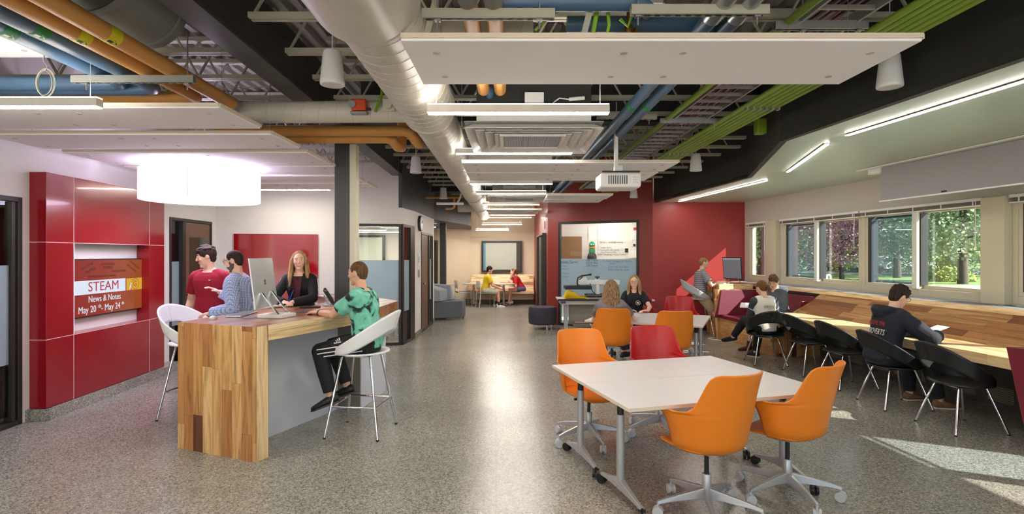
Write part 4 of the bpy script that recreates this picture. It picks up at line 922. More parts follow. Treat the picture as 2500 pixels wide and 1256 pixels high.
r = T('exit_alarm_plate', 'small red pull-station plate on the dark red return wall', 'plate', (.79, 12.9, 2.2)); m = MB(); m.box(-.02, 0, 0, 0, .02, .2); m.box(-.02, .1, 0, 0, .12, .2); m.box(-.02, .02, .18, 0, .1, .2); m.box(-.02, .02, 0, 0, .1, .02); m.build('frame', redp, r)
# orange / blue piping at the bulkhead
m = MB(); m.tube([(-1.8, 11.3, 2.78), (-1.02, 11.3, 2.78)], .02); m.tube([(-1.2, 11.3, 2.78), (-1.2, 11.3, 2.58), (-1.25, 11.3, 2.55), (-1.38, 11.3, 2.55)], .024); tag(m.build('insulated_pipe', orangep, smooth=True), 'small orange pipe loop on the charcoal bulkhead', 'pipe')
r = T('projector', 'cylindrical white fitting on a wall arm at the charcoal bulkhead', 'fitting', (-1.24, 10.9, 2.62)); m = MB(); m.cyl((-.27, 0, 0), (.27, 0, 0), .026, n=14); m.tube([(.15, 0, .02), (.2, .0, .12), (.22, 0, .2)], .02); m.build('body', plast_w, r, smooth=True); r.name = 'wall_fitting'
# ================================================================ swivel chair with arm shell
def interp(rows, t):
    k = t*(len(rows)-1); i = min(int(k), len(rows)-2); f = k-i
    return [a+(b-a)*f for a, b in zip(rows[i], rows[i+1])]
def swivel_chair(mat, name='swivel_chair'):
    r = T(name, '', 'chair')
    #        z     W    R    Phi  yc   flare
    rw = [(.408, .06, .06, 100, 0), (.412, .12, .12, 100, 0), (.425, .19, .18, 100, 0), (.45, .225, .212, 102, 0), (.485, .238, .226, 104, 0), (.53, .244, .232, 106, .004), (.58, .249, .237, 111, .013), (.625, .253, .24, 119, .034),
          (.65, .256, .242, 129, .068), (.662, .257, .242, 129, .078), (.668, .257, .242, 94, .02), (.682, .257, .242, 75, .004), (.715, .257, .242, 66, 0), (.76, .256, .241, 62, 0), (.81, .256, .241, 59, 0), (.86, .256, .241, 56, 0), (.893, .256, .241, 53, 0), (.912, .256, .241, 48, 0), (.922, .256, .241, 39, 0)]
    rows = [(z, W, R, Ph, (.02*(1-min(1, (z-.408)/.05)) if z < .46 else -.088*max(0, (z-.50)/.42)**1.6), fl) for z, W, R, Ph, fl in rw]
    def fn(u, v):
        z, W, R, Ph, yc, fl = rows[round(v*(len(rows)-1))]
        a = u*2-1; ph = math.radians(Ph)*a; e = max(0, abs(a)-.62)/.38
        x = W*math.sin(ph); y = yc-R*math.cos(ph)
        x += math.copysign(fl*e*e, a); zz = z+(.012*e if fl > .01 and z < .665 else 0)
        return (x, y, zz)
    m = MB(); m.grid(fn, 41, len(rows)); m.build('backrest', mat, r, smooth=2, solid=.009)
    def sf(u, v):
        a = 2*PI*u; c, s = math.cos(a), math.sin(a); ex = .72
        x = math.copysign(abs(c)**ex, c)*.225*v; y = math.copysign(abs(s)**ex, s)*(.265 if s > 0 else .17)*v
        fr = max(0, y-.16)/.1
        return (x, y+.01, .432+.016*abs(x/.225)**2*v-.03*fr*fr)
    m = MB(); m.grid(sf, 40, 9, cu=True); m.build('seat', mat, r, smooth=2, solid=.012)
    m = MB(); m.bx((0, 0, .4), (.13, .16, .02)); m.lathe([(.05, .375), (.06, .39), (.06, .4)]); m.build('seat_plate', silver, r, smooth=True)
    MB().cyl((.04, .05, .39), (.16, .08, .385), .011).build('lever', plast_b, r, smooth=True)
    MB().cyl((0, 0, .24), (0, 0, .385), .014, n=16).build('gas_lift', plast_b, r, smooth=True)
    m = MB(); m.lathe([(.0, .085), (.026, .09), (.028, .16), (.028, .245), (.024, .25), (0, .25)], n=20); m.build('column', silver, r, smooth=True)
    for i in range(5):
        a = 2*PI*i/5+.3; d = Vector((math.cos(a), math.sin(a), 0)); p = Vector((-d.y, d.x, 0)); m = MB()
        rs = []
        for t, hw, z0, z1 in ((.015, .022, .10, .165), (.12, .02, .098, .145), (.25, .015, .09, .118), (.32, .013, .078, .098)):
            c = d*t; rs.append([c+p*hw+Vector((0, 0, z0)), c-p*hw+Vector((0, 0, z0)), c-p*hw*.7+Vector((0, 0, z1)), c+p*hw*.7+Vector((0, 0, z1))])
        m.rings(rs); lg = m.build('base_leg', silver, r, bevel=.004)
        m = MB(); c = d*.315+Vector((0, 0, .034)); q = Vector((math.cos(a+1.1), math.sin(a+1.1), 0))
        for s in (-1, 1): m.cyl(c+q*s*.008, c+q*s*.024, .032, n=18)
        m.cyl(c+Vector((0, 0, .0)), c+Vector((0, 0, .05)), .007, n=8); m.cyl(c-q*.01, c+q*.01, .02, n=12); m.build('caster', plast_g, lg, smooth=True)
    return r
sw_o = swivel_chair(plast_o); sw_r = swivel_chair(plast_r)
def facing(dx, dy): return math.atan2(-dx, dy)
def placeroot(r, x, y, dx, dy, label, group=None):
    r.location = (x, y, 0); r.rotation_euler.z = facing(dx, dy); r['label'] = label
    if group: r['group'] = group
placeroot(sw_o, 1.20, 3.36, -.50, 1, 'orange swivel chair nearest the camera, left of the front pair seen from behind', 'orange swivel chairs')
for x, y, dx, dy, lab in ((1.82, 3.60, -.85, 1, 'orange swivel chair at the right front corner of the front table, half turned left'),
                      (.66, 4.68, .25, -1, 'orange swivel chair behind the left end of the front table, facing the camera'),
                      (1.31, 7.15, .1, 1, 'orange swivel chair with the long-haired girl at the far table'),
                      (2.0, 6.85, .05, 1, 'empty orange swivel chair seen from behind at the far table')):
    dup(sw_o, (x, y, 0), facing(dx, dy), lab, 'orange swivel chairs')
placeroot(sw_r, 1.34, 4.90, .10, -1, 'red swivel chair in the middle behind the front table', 'red swivel chairs')
dup(sw_r, (2.66, 8.6, 0), facing(-.2, -1), 'empty red swivel chair beyond the far table', 'red swivel chairs'); dup(sw_r, (2.08, 9.0, 0), facing(-.3, -1), 'red swivel chair of the girl in glasses, mostly hidden', 'red swivel chairs')
# ================================================================ shell chairs with a ring back
def ring_chair(zs, mat, stool, name):
    r = T(name, '', 'chair' if not stool else 'stool'); k = .035
    def rad(th, back): return .218+.055*back
    def band(u, v):
        th = (u*2-1)*PI; b = (1-math.cos(th))/2; at = abs(th)
        sm = min(1, max(0, (at-math.radians(62))/math.radians(112))); sm = sm*sm*(3-2*sm)
        zt = zs+.012+.355*b**1.2; zl = zs-.012+.205*sm
        z = zl+(zt-zl)*v; hr = (z-zs)/.345; rx = .248+.058*max(0, hr)**.7; ry = .245
        x = rx*math.sin(th); y = ry*math.cos(th)-.095*max(0, hr)
        return (x, y, z)
    m = MB(); m.grid(band, 61, 9); m.build('backrest', mat, r, smooth=2, solid=.012)
    def seat(u, v):
        a = 2*PI*u; return (.252*v*math.sin(a), .249*v*math.cos(a), zs-.022+.018*v**3)
    m = MB(); m.grid(seat, 48, 7, cu=True); m.build('seat', mat, r, smooth=2, solid=.014)
    MB().bx((0, 0, zs-.04), (.22, .22, .016)).build('under_plate', chrome, r, bevel=.004)
    fx, fy = (.24, .24) if stool else (.225, .245)
    for sx in (-1, 1):
        for sy in (-1, 1):
            a = Vector((sx*.13, sy*.13, zs-.035)); b = Vector((sx*fx, sy*fy, .006))
            lg = MB().tube([a-Vector((sx*.04, sy*.04, 0)), a, b], .0115, n=10).build('leg', chrome, r, smooth=True)
            MB().cyl(b-Vector((0, 0, .006)), b+Vector((0, 0, .008)), .013, n=10).build('foot_cap', plast_b, lg, smooth=True)
    if stool:
        t = (zs-.035-.27)/(zs-.041); q = .13+(fx-.13)*t
        for p0, p1, zz in (((-q, q), (q, q), 0), ((-q, -q), (q, -q), .0), ((-q, -q), (-q, q), .0), ((q, -q), (q, q), .0)):
            MB().tube([(*p0, .27+zz), (*p1, .27+zz)], .008, n=8).build('footrest_bar', chrome, r, smooth=True)
    return r
ch_b = ring_chair(.435, plast_b, False, 'cafe_chair'); st_w = ring_chair(.735, plast_w, True, 'bar_stool')
g = 'black shell chairs along the window counter'
placeroot(ch_b, 4.13, 5.02, 1, .05, 'black shell chair nearest the camera at the window counter, empty', g)
for x, y, dx, dy, lab in ((4.05, 5.78, 1, .0, 'black shell chair under the person in the dark hooded sweatshirt'), (4.06, 6.62, 1, .08, 'empty black shell chair next beyond the hooded person, at the counter'), (4.02, 7.35, 1, .1, 'empty black shell chair between the raglan-shirt girl and the next empty one'), (3.73, 8.02, .12, 1, 'black shell chair seen from behind, holding the girl in the raglan shirt')):
    dup(ch_b, (x, y, 0), facing(dx, dy), lab, g)
placeroot(st_w, -1.36, 4.93, -1, .12, 'white bar stool with chrome legs carrying the boy in the tie-dye shirt', 'bar stools')
dup(st_w, (-3.13, 5.42, 0), facing(.8, -.15), 'empty white bar stool at the left of the reception bar', 'bar stools')
dup(st_w, (3.72, 10.86, 0), facing(1, -.1), 'pale grey bar stool of the man at the standing desk', 'bar stools', mats={'backrest': plast_g, 'seat': plast_g})
# ================================================================ flip-top tables
def table(cx, cy, rz, label, L=1.51, D=.655, z=.694):
    r = T('flip_top_table', label, 'table', (cx, cy, 0), rz)
    MB().box(-L/2, -D/2, z-.024, L/2, D/2, z).build('tabletop', tabw, r, bevel=.002)
    m = MB(); 
    m.box(-L/2-.002, -D/2-.002, z-.023, L/2+.002, -D/2, z-.001); m.box(-L/2-.002, D/2, z-.023, L/2+.002, D/2+.002, z-.001); m.box(-L/2-.002, -D/2, z-.023, -L/2, D/2, z-.001); m.box(L/2, -D/2, z-.023, L/2+.002, D/2, z-.001); m.build('edge_band', tabe, r)
    MB().box(-L/2+.12, -.02, z-.06, L/2-.12, .02, z-.03).build('cross_beam', M('dark_metal', (50, 50, 52), .4, .4), r)
    for s in (-1, 1):
        x = s*(L/2-.11)
        lg = MB().cyl((x, 0, .09), (x, 0, .56), .026, n=20).build('leg_post', silver, r, smooth=True)
        m = MB(); m.cyl((x, 0, .56), (x, 0, .655), .022, n=16); m.bar((x, 0, .62), (x, .1, .67), .03, .014); m.bar((x, 0, .62), (x, -.1, .67), .03, .014); m.bx((x, 0, .66), (.05, .24, .016)); m.build('tilt_bracket', plast_b, lg, bevel=.003)
        m = MB()
        for sy in (-1, 1):
            rs = []
            for t, hw, z0, z1 in ((.0, .03, .085, .15), (.08, .024, .08, .125), (.2, .017, .068, .095), (.28, .014, .058, .078)):
                c = Vector((x, sy*t, 0)); rs.append([c+Vector((hw, 0, z0)), c+Vector((-hw, 0, z0)), c+Vector((-hw*.7, 0, z1)), c+Vector((hw*.7, 0, z1))])
            m.rings(rs)
        ft = m.build('foot', silver, r, bevel=.003)
        for sy in (-1, 1):
            m = MB(); c = Vector((x, sy*.28, .032)); q = Vector((math.cos(.5*sy), math.sin(.5*sy), 0))
            for s2 in (-1, 1): m.cyl(c+q*s2*.006, c+q*s2*.022, .032, n=18)
            m.cyl(c, c+Vector((0, 0, .04)), .008, n=8); m.build('caster', plast_b, ft, smooth=True)
    return r
def pairt(cx, cy, rz, l1, l2, L):
    n = Vector((-math.sin(rz), math.cos(rz)))*.33
    table(cx-n.x, cy-n.y, rz, l1, L); table(cx+n.x, cy+n.y, rz, l2, L)
pairt(1.232, 4.04, math.radians(15.8), 'white flip-top table nearest the camera', 'white flip-top table pushed against the back of the nearest one', 1.50)
pairt(1.975, 7.80, math.radians(-24.0), 'white flip-top table with empty orange chairs before it, nearer half of the far pair', 'white flip-top table in front of the girl in glasses, farther half of the far pair', 1.54)
# ================================================================ window counter
wl = Vector((.0995, -.995)); RW = math.atan2(-.995, .0995)
def WL(name, label, cat, Y, mat_=None):
    p = WW(Y, 0); return T(name, label, cat, (p[0], p[1], 0), RW)   # local x toward the camera, local y toward... see below
cw = WOOD('counter_planks', 0, 1, .09, .8, lightwood+[(.93, (214, 168, 108))], .3, seed=5)
cb_ = WOOD('counter_back_planks', 0, 2, .058, .95, backtones, .36, seed=11)
cf = WOOD('counter_front_wood', 0, 2, .3, 2.2, lightwood, .4, seed=12)
cbv = WOOD('booth_end_planks', 2, 1, .08, .3, woodtones, .4, seed=15)
wc = WL('window_counter', 'long low wooden counter with planked sloping back below the windows', 'counter', 8.6)
sgn = -1  # local -y points into the room
def CP(prof, x0, x1, nm, mat, par, bev=.002):
    m = MB(); a = [Vector((x0, -n_, z)) for n_, z in prof]; b = [Vector((x1, -n_, z)) for n_, z in prof]; m.rings([a, b]); return m.build(nm, mat, par, bevel=bev)
Lc = 4.1
CP([(.7, .694), (1.24, .694), (1.24, .63), (.7, .63)], 0, Lc, 'counter_top', cw, wc)
CP([(1.24, .697), (1.246, .697), (1.246, .60), (1.24, .60)], 0, Lc, 'front_edge', cf, wc)
CP([(.29, .985), (.325, .985), (.73, .69), (.7, .66)], -.0, Lc+3, 'sloping_back', cb_, wc)
CP([(.31, 1.04), (.33, 1.04), (.34, .98), (.31, .98)], -1.8, Lc+3, 'sill_edge', cf, wc)
CP([(1.1, .0), (1.2, .0), (1.2, .63), (.3, .63), (.3, .0)], Lc-.09, Lc, 'end_support', cb_, wc)
CP([(.3, 0), (.33, 0), (.33, .66), (.3, .66)], 0, Lc+3, 'base_panel', M('dark_grey_panel', (72, 72, 70), .5), wc)
m = MB(); n = 0
x = .2
while x < 3.9:
    for k in range(9): m.box(x, -.338, .05+k*.018, x+.28, -.331, .058+k*.018)
    x += .42
m.build('heater_grille', M('grille_beige', (150, 142, 120), .5), wc)
# booth with maroon seats
bo = WL('corner_booth', 'maroon upholstered corner booth set into the wood joinery beside the red wall', 'booth', 10.4)
CP([(.35, .0), (1.08, .0), (1.08, .40), (.35, .40)], .0, 1.72, 'seat_base', WOOD('booth_base_wood', 0, 2, .14, 1.2, woodtones[:6], .4, seed=21), bo)
CP([(.42, .40), (1.10, .40), (1.10, .47), (.42, .47)], .02, 1.7, 'seat_cushion', maroon, bo, .02)
CP([(.22, .47), (.50, .47), (.36, .93), (.22, .93)], .02, 1.7, 'back_cushion', maroon, bo, .012)
m = MB(); a = [Vector((.12, -.42, .47)), Vector((.02, -.3, .93)), Vector((-.02, -.3, .93)), Vector((-.02, -.42, .4))]; m.rings([a, [v+Vector((0, -.76, 0)) for v in a]]); m.build('side_cushion', maroon, bo, bevel=.01)
m = MB(); a = [Vector((1.62, -.45, .47)), Vector((1.70, -.3, .86)), Vector((1.73, -.3, .86)), Vector((1.73, -.45, .4))]; m.rings([a, [v+Vector((0, -.30, 0)) for v in a]]); m.build('end_cushion', maroon, bo, bevel=.01)
CP([(.2, .0), (1.0, .0), (1.0, .55), (.30, .93), (.2, .93)], 1.73, 1.79, 'end_panel', cbv, bo)
CP([(.24, .0), (1.12, .0), (1.18, .94), (.24, .94)], -.06, -.0, 'desk_side_panel', cbv, bo)
# standing desk
sd = T('standing_desk', 'wooden standing desk against the sunlit red wall behind the booth', 'desk', (4.4, 10.9, 0))
poly = [(3.93, 10.34), (4.05, 11.37), (4.86, 11.37), WW(10.46, .2), (4.62, 10.46)]
MB().prism(poly, .99, 1.04).build('desk_top', WOOD('desk_planks', 0, 1, .1, 1.3, woodtones[:7], .35, seed=31), sd, w=1, bevel=.002)
m = MB(); m.prism([(3.93, 10.33), (4.62, 10.45), (4.62, 10.47), (3.93, 10.36)], .93, 1.041); m.build('front_rail', cf, sd, w=1)
m = MB(); m.prism([(3.935, 10.36), (4.05, 11.3), (4.09, 11.3), (3.975, 10.36)], .0, .99); m.build('side_panel', cbv, sd, w=1)
m = MB()
for x in (4.0,): pass
mo = T('computer_monitor', 'computer monitor on a chrome stand on the standing desk', 'monitor', (4.35, 10.68, 1.04))
a = Vector((4.25, 10.93, 1.12)); b = Vector((4.40, 10.40, 1.12)); dd = (b-a).normalized(); upv = Vector((-.06, 0, 1)).normalized(); nn = upv.cross(dd) 
nf = dd.cross(upv); mm = MAT(dd, upv, nf, a); Lm = (b-a).length; sg = 1 if nf.x < 0 else -1
MB().box(0, 0, -.008, Lm, .43, .008, mm).build('housing', M('tv_black'), mo, w=1, bevel=.003)
q = MB(); q.box(.015, .015, sg*.0085, Lm-.015, .415, sg*.0095, mm); q.build('display', EM('display_grey', (150, 152, 158), .12), mo, w=1)
q = MB(); q.box(.02, .375, sg*.0096, Lm-.02, .41, sg*.0105, mm); q.build('menu_bar', EM('display_light', (190, 190, 196), .15), mo, w=1)
m = MB(); m.tube([a+Vector((.0, -.16, .05)), a+Vector((.08, -.1, -.05)), a+Vector((-.02, -.12, -.075))], .008); m.tube([a+Vector((.07, -.4, .05)), a+Vector((.17, -.38, -.05)), a+Vector((.07, -.42, -.075))], .008); m.build('stand', chrome, mo, w=1, smooth=True)
r = T('keyboard', 'white keyboard under the hands of the man at the standing desk', 'keyboard', (4.08, 10.62, 1.04), .2); MB().bx((0, 0, .008), (.13, .36, .014)).build('base', plast_w, r, bevel=.003)
m = MB(); [m.bx((-.045+i*.03, -.15+j*.033, .017), (.024, .027, .004)) for i in range(4) for j in range(10)]; m.build('keys', plast_g, r)
r = T('computer_mouse', 'grey mouse beside the white keyboard on the standing desk', 'mouse', (4.24, 10.5, 1.04)); m = MB(); m.sph((0, 0, .008), (.05, .03, .02)); m.build('shell', M('mouse_grey', (110, 110, 114), .4), r, smooth=True)
tag(MB().tube([(4.15, 11.0, .02), (4.0, 10.6, .01), (3.7, 10.3, .01), (4.0, 9.9, .01), (4.1, 10.2, .02), (4.12, 10.5, .4)], .008).build('power_cord', plast_w, smooth=True), 'white power cord looping on the floor under the standing desk', 'cord')
# second booth at the right edge
b2 = T('booth_back', 'maroon upholstered booth back at the right edge of the counter', 'booth', (4.6, 4.35, 0))
m = MB(); m.rings([[Vector((4.06, 4.48, .84)), Vector((4.12, 4.35, .84)), Vector((4.22, 4.25, .0)), Vector((4.16, 4.38, .0))], [Vector((5.0, 4.52, .84)), Vector((5.0, 4.38, .84)), Vector((5.0, 4.25, 0)), Vector((5.0, 4.38, 0))]]); m.build('cushion', maroon, b2, w=1, bevel=.006)
# ================================================================ workbench and press
wb = T('workbench', 'height-adjustable grey workbench in front of the written window', 'workbench', (1.5, 11.5, 0))
MB().box(.94, 11.15, .66, 2.12, 11.75, .69).build('benchtop', tabw, wb, w=1, bevel=.003)
m = MB(); m.box(.94, 11.145, .655, 2.12, 11.15, .688); m.build('front_edge', plast_b, wb, w=1)
for x in (1.13, 1.98):
    m = MB(); m.box(x-.04, 11.4, .05, x+.04, 11.5, .62); m.build('leg', silver, wb, w=1, bevel=.006)
    m = MB(); m.box(x-.04, 11.1, .02, x+.05, 11.75, .06); m.box(x+.05, 11.12, .02, x+.7*(1 if x < 1.5 else 0)+.06, 11.18, .05); m.build('foot', silver, wb, w=1, bevel=.006)
MB().box(1.0, 11.2, .57, 2.06, 11.7, .65).build('apron', M('bench_beige', (196, 192, 180), .5), wb, w=1, bevel=.004)
MB().box(1.2, 11.55, .12, 1.95, 11.6, .56).build('back_panel', M('bench_panel', (170, 166, 154), .55), wb, w=1)
MB().box(1.28, 11.3, .1, 1.92, 11.55, .17).build('lower_tray', M('tray_grey', (120, 118, 112), .5), wb, w=1, bevel=.004)
MB().box(1.0, 11.14, .6, 1.1, 11.15, .64).build('badge', M('violet_badge', (70, 60, 100), .4), wb, w=1)
tag(MB().box(1.3, 11.32, .175, 1.9, 11.5, .2).build('folded_cloth', M('patterned_cloth', (190, 150, 140), .9, var=.5, scale=12), bevel=.01), 'folded patterned cloth on the lower tray of the workbench', 'cloth')
t2 = T('side_table', 'narrow grey side table behind the girls, right of the workbench', 'table', (2.5, 11.15, 0)); MB().box(2.18, 10.98, .66, 2.88, 11.32, .69).build('tabletop', tabw, t2, w=1, bevel=.003)
for x in (2.24, 2.8): MB().box(x-.02, 11.05, 0, x+.02, 11.15, .66).build('leg', silver, t2, w=1, bevel=.004)
hp = T('heat_press', 'white and black swing-arm heat press on the workbench', 'heat press', (1.7, 11.4, .69))
def Q(px, py, d=0): p = P(px, py, 11.4+d); return p
m = MB(); a = Q(1408, 729); m.box(a.x, 11.2, .69, a.x+.82, 11.65, .72); m.build('base', M('press_grey', (150, 148, 142), .4, .4), hp, w=1, bevel=.006)
m = MB(); m.box(Q(1430, 0).x, 11.22, .74, Q(1502, 0).x, 11.6, .775); m.build('lower_platen', M('pad_grey', (96, 94, 90), .6), hp, w=1, bevel=.006)
m = MB(); z0 = Q(0, 706).z; z1 = Q(0, 698).z; m.box(Q(1378, 0).x, 11.2, z0, Q(1442, 0).x, 11.6, z1); m.build('upper_platen', blk, hp, w=1, bevel=.01)
m = MB(); m.prism([(Q(1412, 0).x, 11.34), (Q(1512, 0).x, 11.34), (Q(1512, 0).x, 11.46), (Q(1412, 0).x, 11.46)], Q(0, 695).z, Q(0, 684).z); m.bar((Q(1414, 0).x, 11.4, Q(0, 690).z), (Q(1432, 0).x, 11.4, Q(0, 680).z), .14, .08); m.build('arm', plast_w, hp, w=1, bevel=.012)
m = MB(); x = Q(1456, 0).x+.02; m.cyl((x, 11.4, .72), (x, 11.4, Q(0, 682).z), .055, n=18); m.build('column', plast_w, hp, w=1, smooth=True)
m = MB(); m.cyl((x, 11.4, Q(0, 682).z), (x, 11.4, Q(0, 676).z), .015); m.bx((x, 11.4, Q(0, 677).z), (.1, .03, .025)); m.build('knob', blk, hp, w=1, smooth=True)
m = MB(); m.tube([Q(1410, 700), Q(1409, 690), Q(1411, 679), Q(1420, 674), Q(1443, 670.5)], .014); m.tube([Q(1414, 698), Q(1415, 684), Q(1422, 676)], .01); m.cyl(Q(1436, 672), Q(1444, 670.5), .02); m.tube([Q(1441, 693, -.1), Q(1446, 712, -.12), Q(1460, 724, -.12), Q(1466, 729, -.1)], .008); m.build('lever', blk, hp, w=1, smooth=True)
yc_ = MB()
def yf(u, v): 
    x = Q(1377, 0).x+u*.46; return (x, 11.18+v*.28, .705+.15*min(1, u/.08)*math.exp(-((u-.12)/.45)**2)*(1-.3*v)+.014*math.sin(u*17+v*6)) if u > .02 else (x, 11.18+v*.28, .70)
yc_.grid(yf, 22, 8); vs_ = [(a_, b_, .70) for a_, b_, c_ in yc_.v]; n_ = 22*8; rim = [i*8 for i in range(22)]+[21*8+j for j in range(1, 8)]+[i*8+7 for i in range(20, -1, -1)]+[j for j in range(6, 0, -1)]
o_ = len(yc_.v); yc_.v += [vs_[i] for i in rim]; K_ = len(rim); [(yc_.f.append([rim[i], rim[(i+1) % K_], o_+(i+1) % K_, o_+i]), yc_.mi.append(0)) for i in range(K_)]; tag(yc_.build('yellow_fabric', M('yellow_cloth', (232, 190, 20), .8), smooth=True, solid=.02), 'crumpled yellow fabric under the heat press platen', 'fabric')
# office behind the glass: board, papers, plush
def OB(px, py, d=.0):  # on the office back wall plane
    p = (px-CX)/F; dx, dy = 4.2-.95, 13.2-14.1; t = (p*14.1-.95)/(dx-p*dy); X, Y = .95+dx*t, 14.1+dy*t
    return Vector((X-.267*d, Y-.964*d, H+(HY-py)*Y/F))
def onwall(name, x0, x1, y0, y1, mat, label, cat, d=.03, par=None, OBf=OB, th=.01):
    a, b, c, e = OBf(x0, y1, d), OBf(x1, y1, d), OBf(x1, y0, d), OBf(x0, y0, d); n = (b-a).cross(e-a).normalized()
    m = MB(); m.rings([[a, b, c, e], [v+n*th for v in (a, b, c, e)]]); o = m.build(name, mat, par, w=1 if par else 0)
    return tag(o, label, cat) if not par else o
onwall('pin_board', 1371, 1421, 578, 632, M('brown_board', (140, 108, 76), .7), 'brown pin board on the office wall behind the glass', 'board')
onwall('marker_board', 1461, 1556, 545, 640, M('board_white', (234, 232, 226), .25), 'large white marker board on the office wall behind the glass', 'board', .02)
onwall('wall_post', 1437, 1459, 540, 640, white, 'white pilaster on the office wall between the pin board and marker board', 'pilaster', .03)
def G_(px, py, d=.0):
    x, y = RAx(px); n = Vector((-(RB[1]-RA[1]), RB[0]-RA[0])).normalized(); return Vector((x-n.x*d, y-n.y*d, H+(HY-py)*y/F))
ink = M('marker_ink', (60, 62, 66), .5); inkb = M('blue_marker_ink', (90, 130, 180), .5)
rg_ = Vector((RB[0]-RA[0], RB[1]-RA[1], 0)).normalized()
gw = T('glass_writing', 'marker writing on the frosted band of the office window', 'writing', tuple(G_(1460, 700, .02)))
for s, size, px, py, mt in (('Adobe Terms', .075, 1389, 640, ink), ('Titles -', .055, 1379, 650, inkb), ('Vectors', .055, 1381, 657, inkb), ('Layers', .055, 1382, 668, inkb), ('Fonts', .055, 1381, 676, inkb), ('-300\u00b0F Kiss', .06, 1445, 636, ink), ('275 R. Hrs', .06, 1445, 642.5, ink), ('250 Transf.', .06, 1446, 649, ink), ('To finish designs for shirts', .06, 1506, 638, inkb), ('Order', .06, 1496, 644, inkb), ('Cut vinyl and label', .06, 1510, 652, inkb), ('Add a line for each', .06, 1510, 659, inkb)):
    TXT(s, size, rg_, (0, 0, 1), G_(px, py, .012), mt, gw, 'lettering', ext=.0005)
m = MB(); m.bar(G_(1371, 644, .012), G_(1400, 643.5, .012), .003, .006); m.build('underline', ink, gw, w=1)
bw = T('board_writing', 'handwritten notes on the office marker board', 'writing', tuple(OB(1500, 620, .06)))
rb_ = Vector((4.2-.95, 13.2-14.1, 0)).normalized()
for s, size, px, py in (('Shirts ~ orders', .065, 1484, 592), ('(Cutting)', .06, 1511, 592), ('Lucky Ann\u2019s', .055, 1480, 605), ('- Animation 3D Cards', .055, 1487, 611), ('- Ann Practice Pics', .055, 1485, 616.5), ('- EXP + Shipping + Entry Covers', .055, 1493, 622)):
    TXT(s, size, rb_, (0, 0, 1), OB(px, py, .045), ink, bw, 'lettering', ext=.0005)
for (x0, x1, y0, y1, lab) in ((1541, 1557, 565, 586, 'white sheet pinned at the upper right of the marker board'), (1535, 1556, 612, 630, 'white sheet pinned at the lower right of the marker board'), (1547, 1557, 556, 563, 'small red and white card at the top right of the marker board'), (1546, 1552, 596, 601, 'small black magnet card on the marker board'), (1526, 1534, 607, 617, 'small black and white printed tag on the marker board')):
    onwall('pinned_sheet' if 'sheet' in lab else 'card', x0, x1, y0, y1, M('paper2', (240, 238, 236), .7) if 'sheet' in lab else (blk if 'black' in lab else M('red_card', (190, 60, 60), .6)), lab, 'paper', .05)
pt = T('plush_toy', 'small green plush toy hanging in the office window', 'toy', tuple(OB(1447, 615, .14))); bp_ = OB(1447, 615, .14)
gp = M('green_plush', (30, 150, 96), .95, bump=.5, bscale=120)
m = MB(); m.sph((bp_.x, bp_.y, bp_.z+.02), (.075, .06, .09)); m.build('body', gp, pt, w=1, smooth=True)
m = MB(); m.sph((bp_.x, bp_.y, bp_.z+.17), (.075, .06, .085)); m.build('head', gp, pt, w=1, smooth=True)
m = MB(); m.tube([(bp_.x+.07*math.cos(2*PI*i/16), bp_.y+.055*math.sin(2*PI*i/16), bp_.z+.1) for i in range(16)], .018, close=True); m.build('scarf', plast_o, pt, w=1, smooth=True)
m = MB(); m.sph((bp_.x-.028, bp_.y-.055, bp_.z+.18), .018); m.sph((bp_.x+.028, bp_.y-.055, bp_.z+.18), .018); m.build('eyes', plast_w, pt, w=1, smooth=True)
m = MB(); m.sph((bp_.x-.03, bp_.y-.01, bp_.z-.07), (.03, .05, .03)); m.sph((bp_.x+.03, bp_.y-.01, bp_.z-.07), (.03, .05, .03)); m.build('feet', plast_o, pt, w=1, smooth=True)
bb = OB(1447, 632, .14); tag(MB().sph((bb.x, bb.y, bb.z+.03), (.12, .08, .14)).build('backpack', blk, smooth=True), 'black bag behind the office glass under the plush toy', 'bag')
# ================================================================ lounge things
ot = T('ottoman', 'round charcoal ottoman on short metal legs beside the red wall', 'ottoman', (.66, 11.75, 0))
MB().lathe([(.0, .11), (.28, .11), (.30, .13), (.305, .3), (.30, .45), (.28, .475), (0, .48)], n=40).build('cushion', navyfab, ot, smooth=True)
for a in (.4, 1.97, 3.54, 5.11): MB().cyl((.21*math.cos(a), .21*math.sin(a), 0), (.21*math.cos(a), .21*math.sin(a), .12), .018, .024, n=12).build('leg', chrome, ot, smooth=True)
so_ = T('lounge_seat', 'grey angular lounge seat at the end of the white corridor wall', 'sofa', (-1.6, 13.5, 0))
MB().prism([(-2.0, 13.2), (-1.22, 13.35), (-1.18, 13.85), (-2.0, 13.95)], .05, .46).build('seat_block', greyfab, so_, w=1, bevel=.02)
m = MB(); m.rings([[Vector((-2.0, 13.15, .46)), Vector((-1.72, 13.2, .46)), Vector((-1.75, 13.2, .72)), Vector((-2.0, 13.15, .84))], [Vector((-2.0, 13.5, .46)), Vector((-1.6, 13.5, .46)), Vector((-1.6, 13.5, .74)), Vector((-2.0, 13.5, .86))]]); m.build('back_cushion', greyfab2, so_, w=1, bevel=.02)
m = MB(); m.rings([[Vector((-1.95, 13.52, .46)), Vector((-1.5, 13.6, .46)), Vector((-1.54, 13.6, .84)), Vector((-1.95, 13.52, .86))], [Vector((-1.95, 13.8, .46)), Vector((-1.45, 13.8, .46)), Vector((-1.55, 13.8, .84)), Vector((-1.95, 13.8, .86))]]); m.build('back_cushion', greyfab2, so_, w=1, bevel=.02)
for x, y in ((-1.9, 13.25), (-1.26, 13.4), (-1.24, 13.8)): MB().bx((x, y, .03), (.05, .05, .06)).build('foot', chrome, so_, w=1)
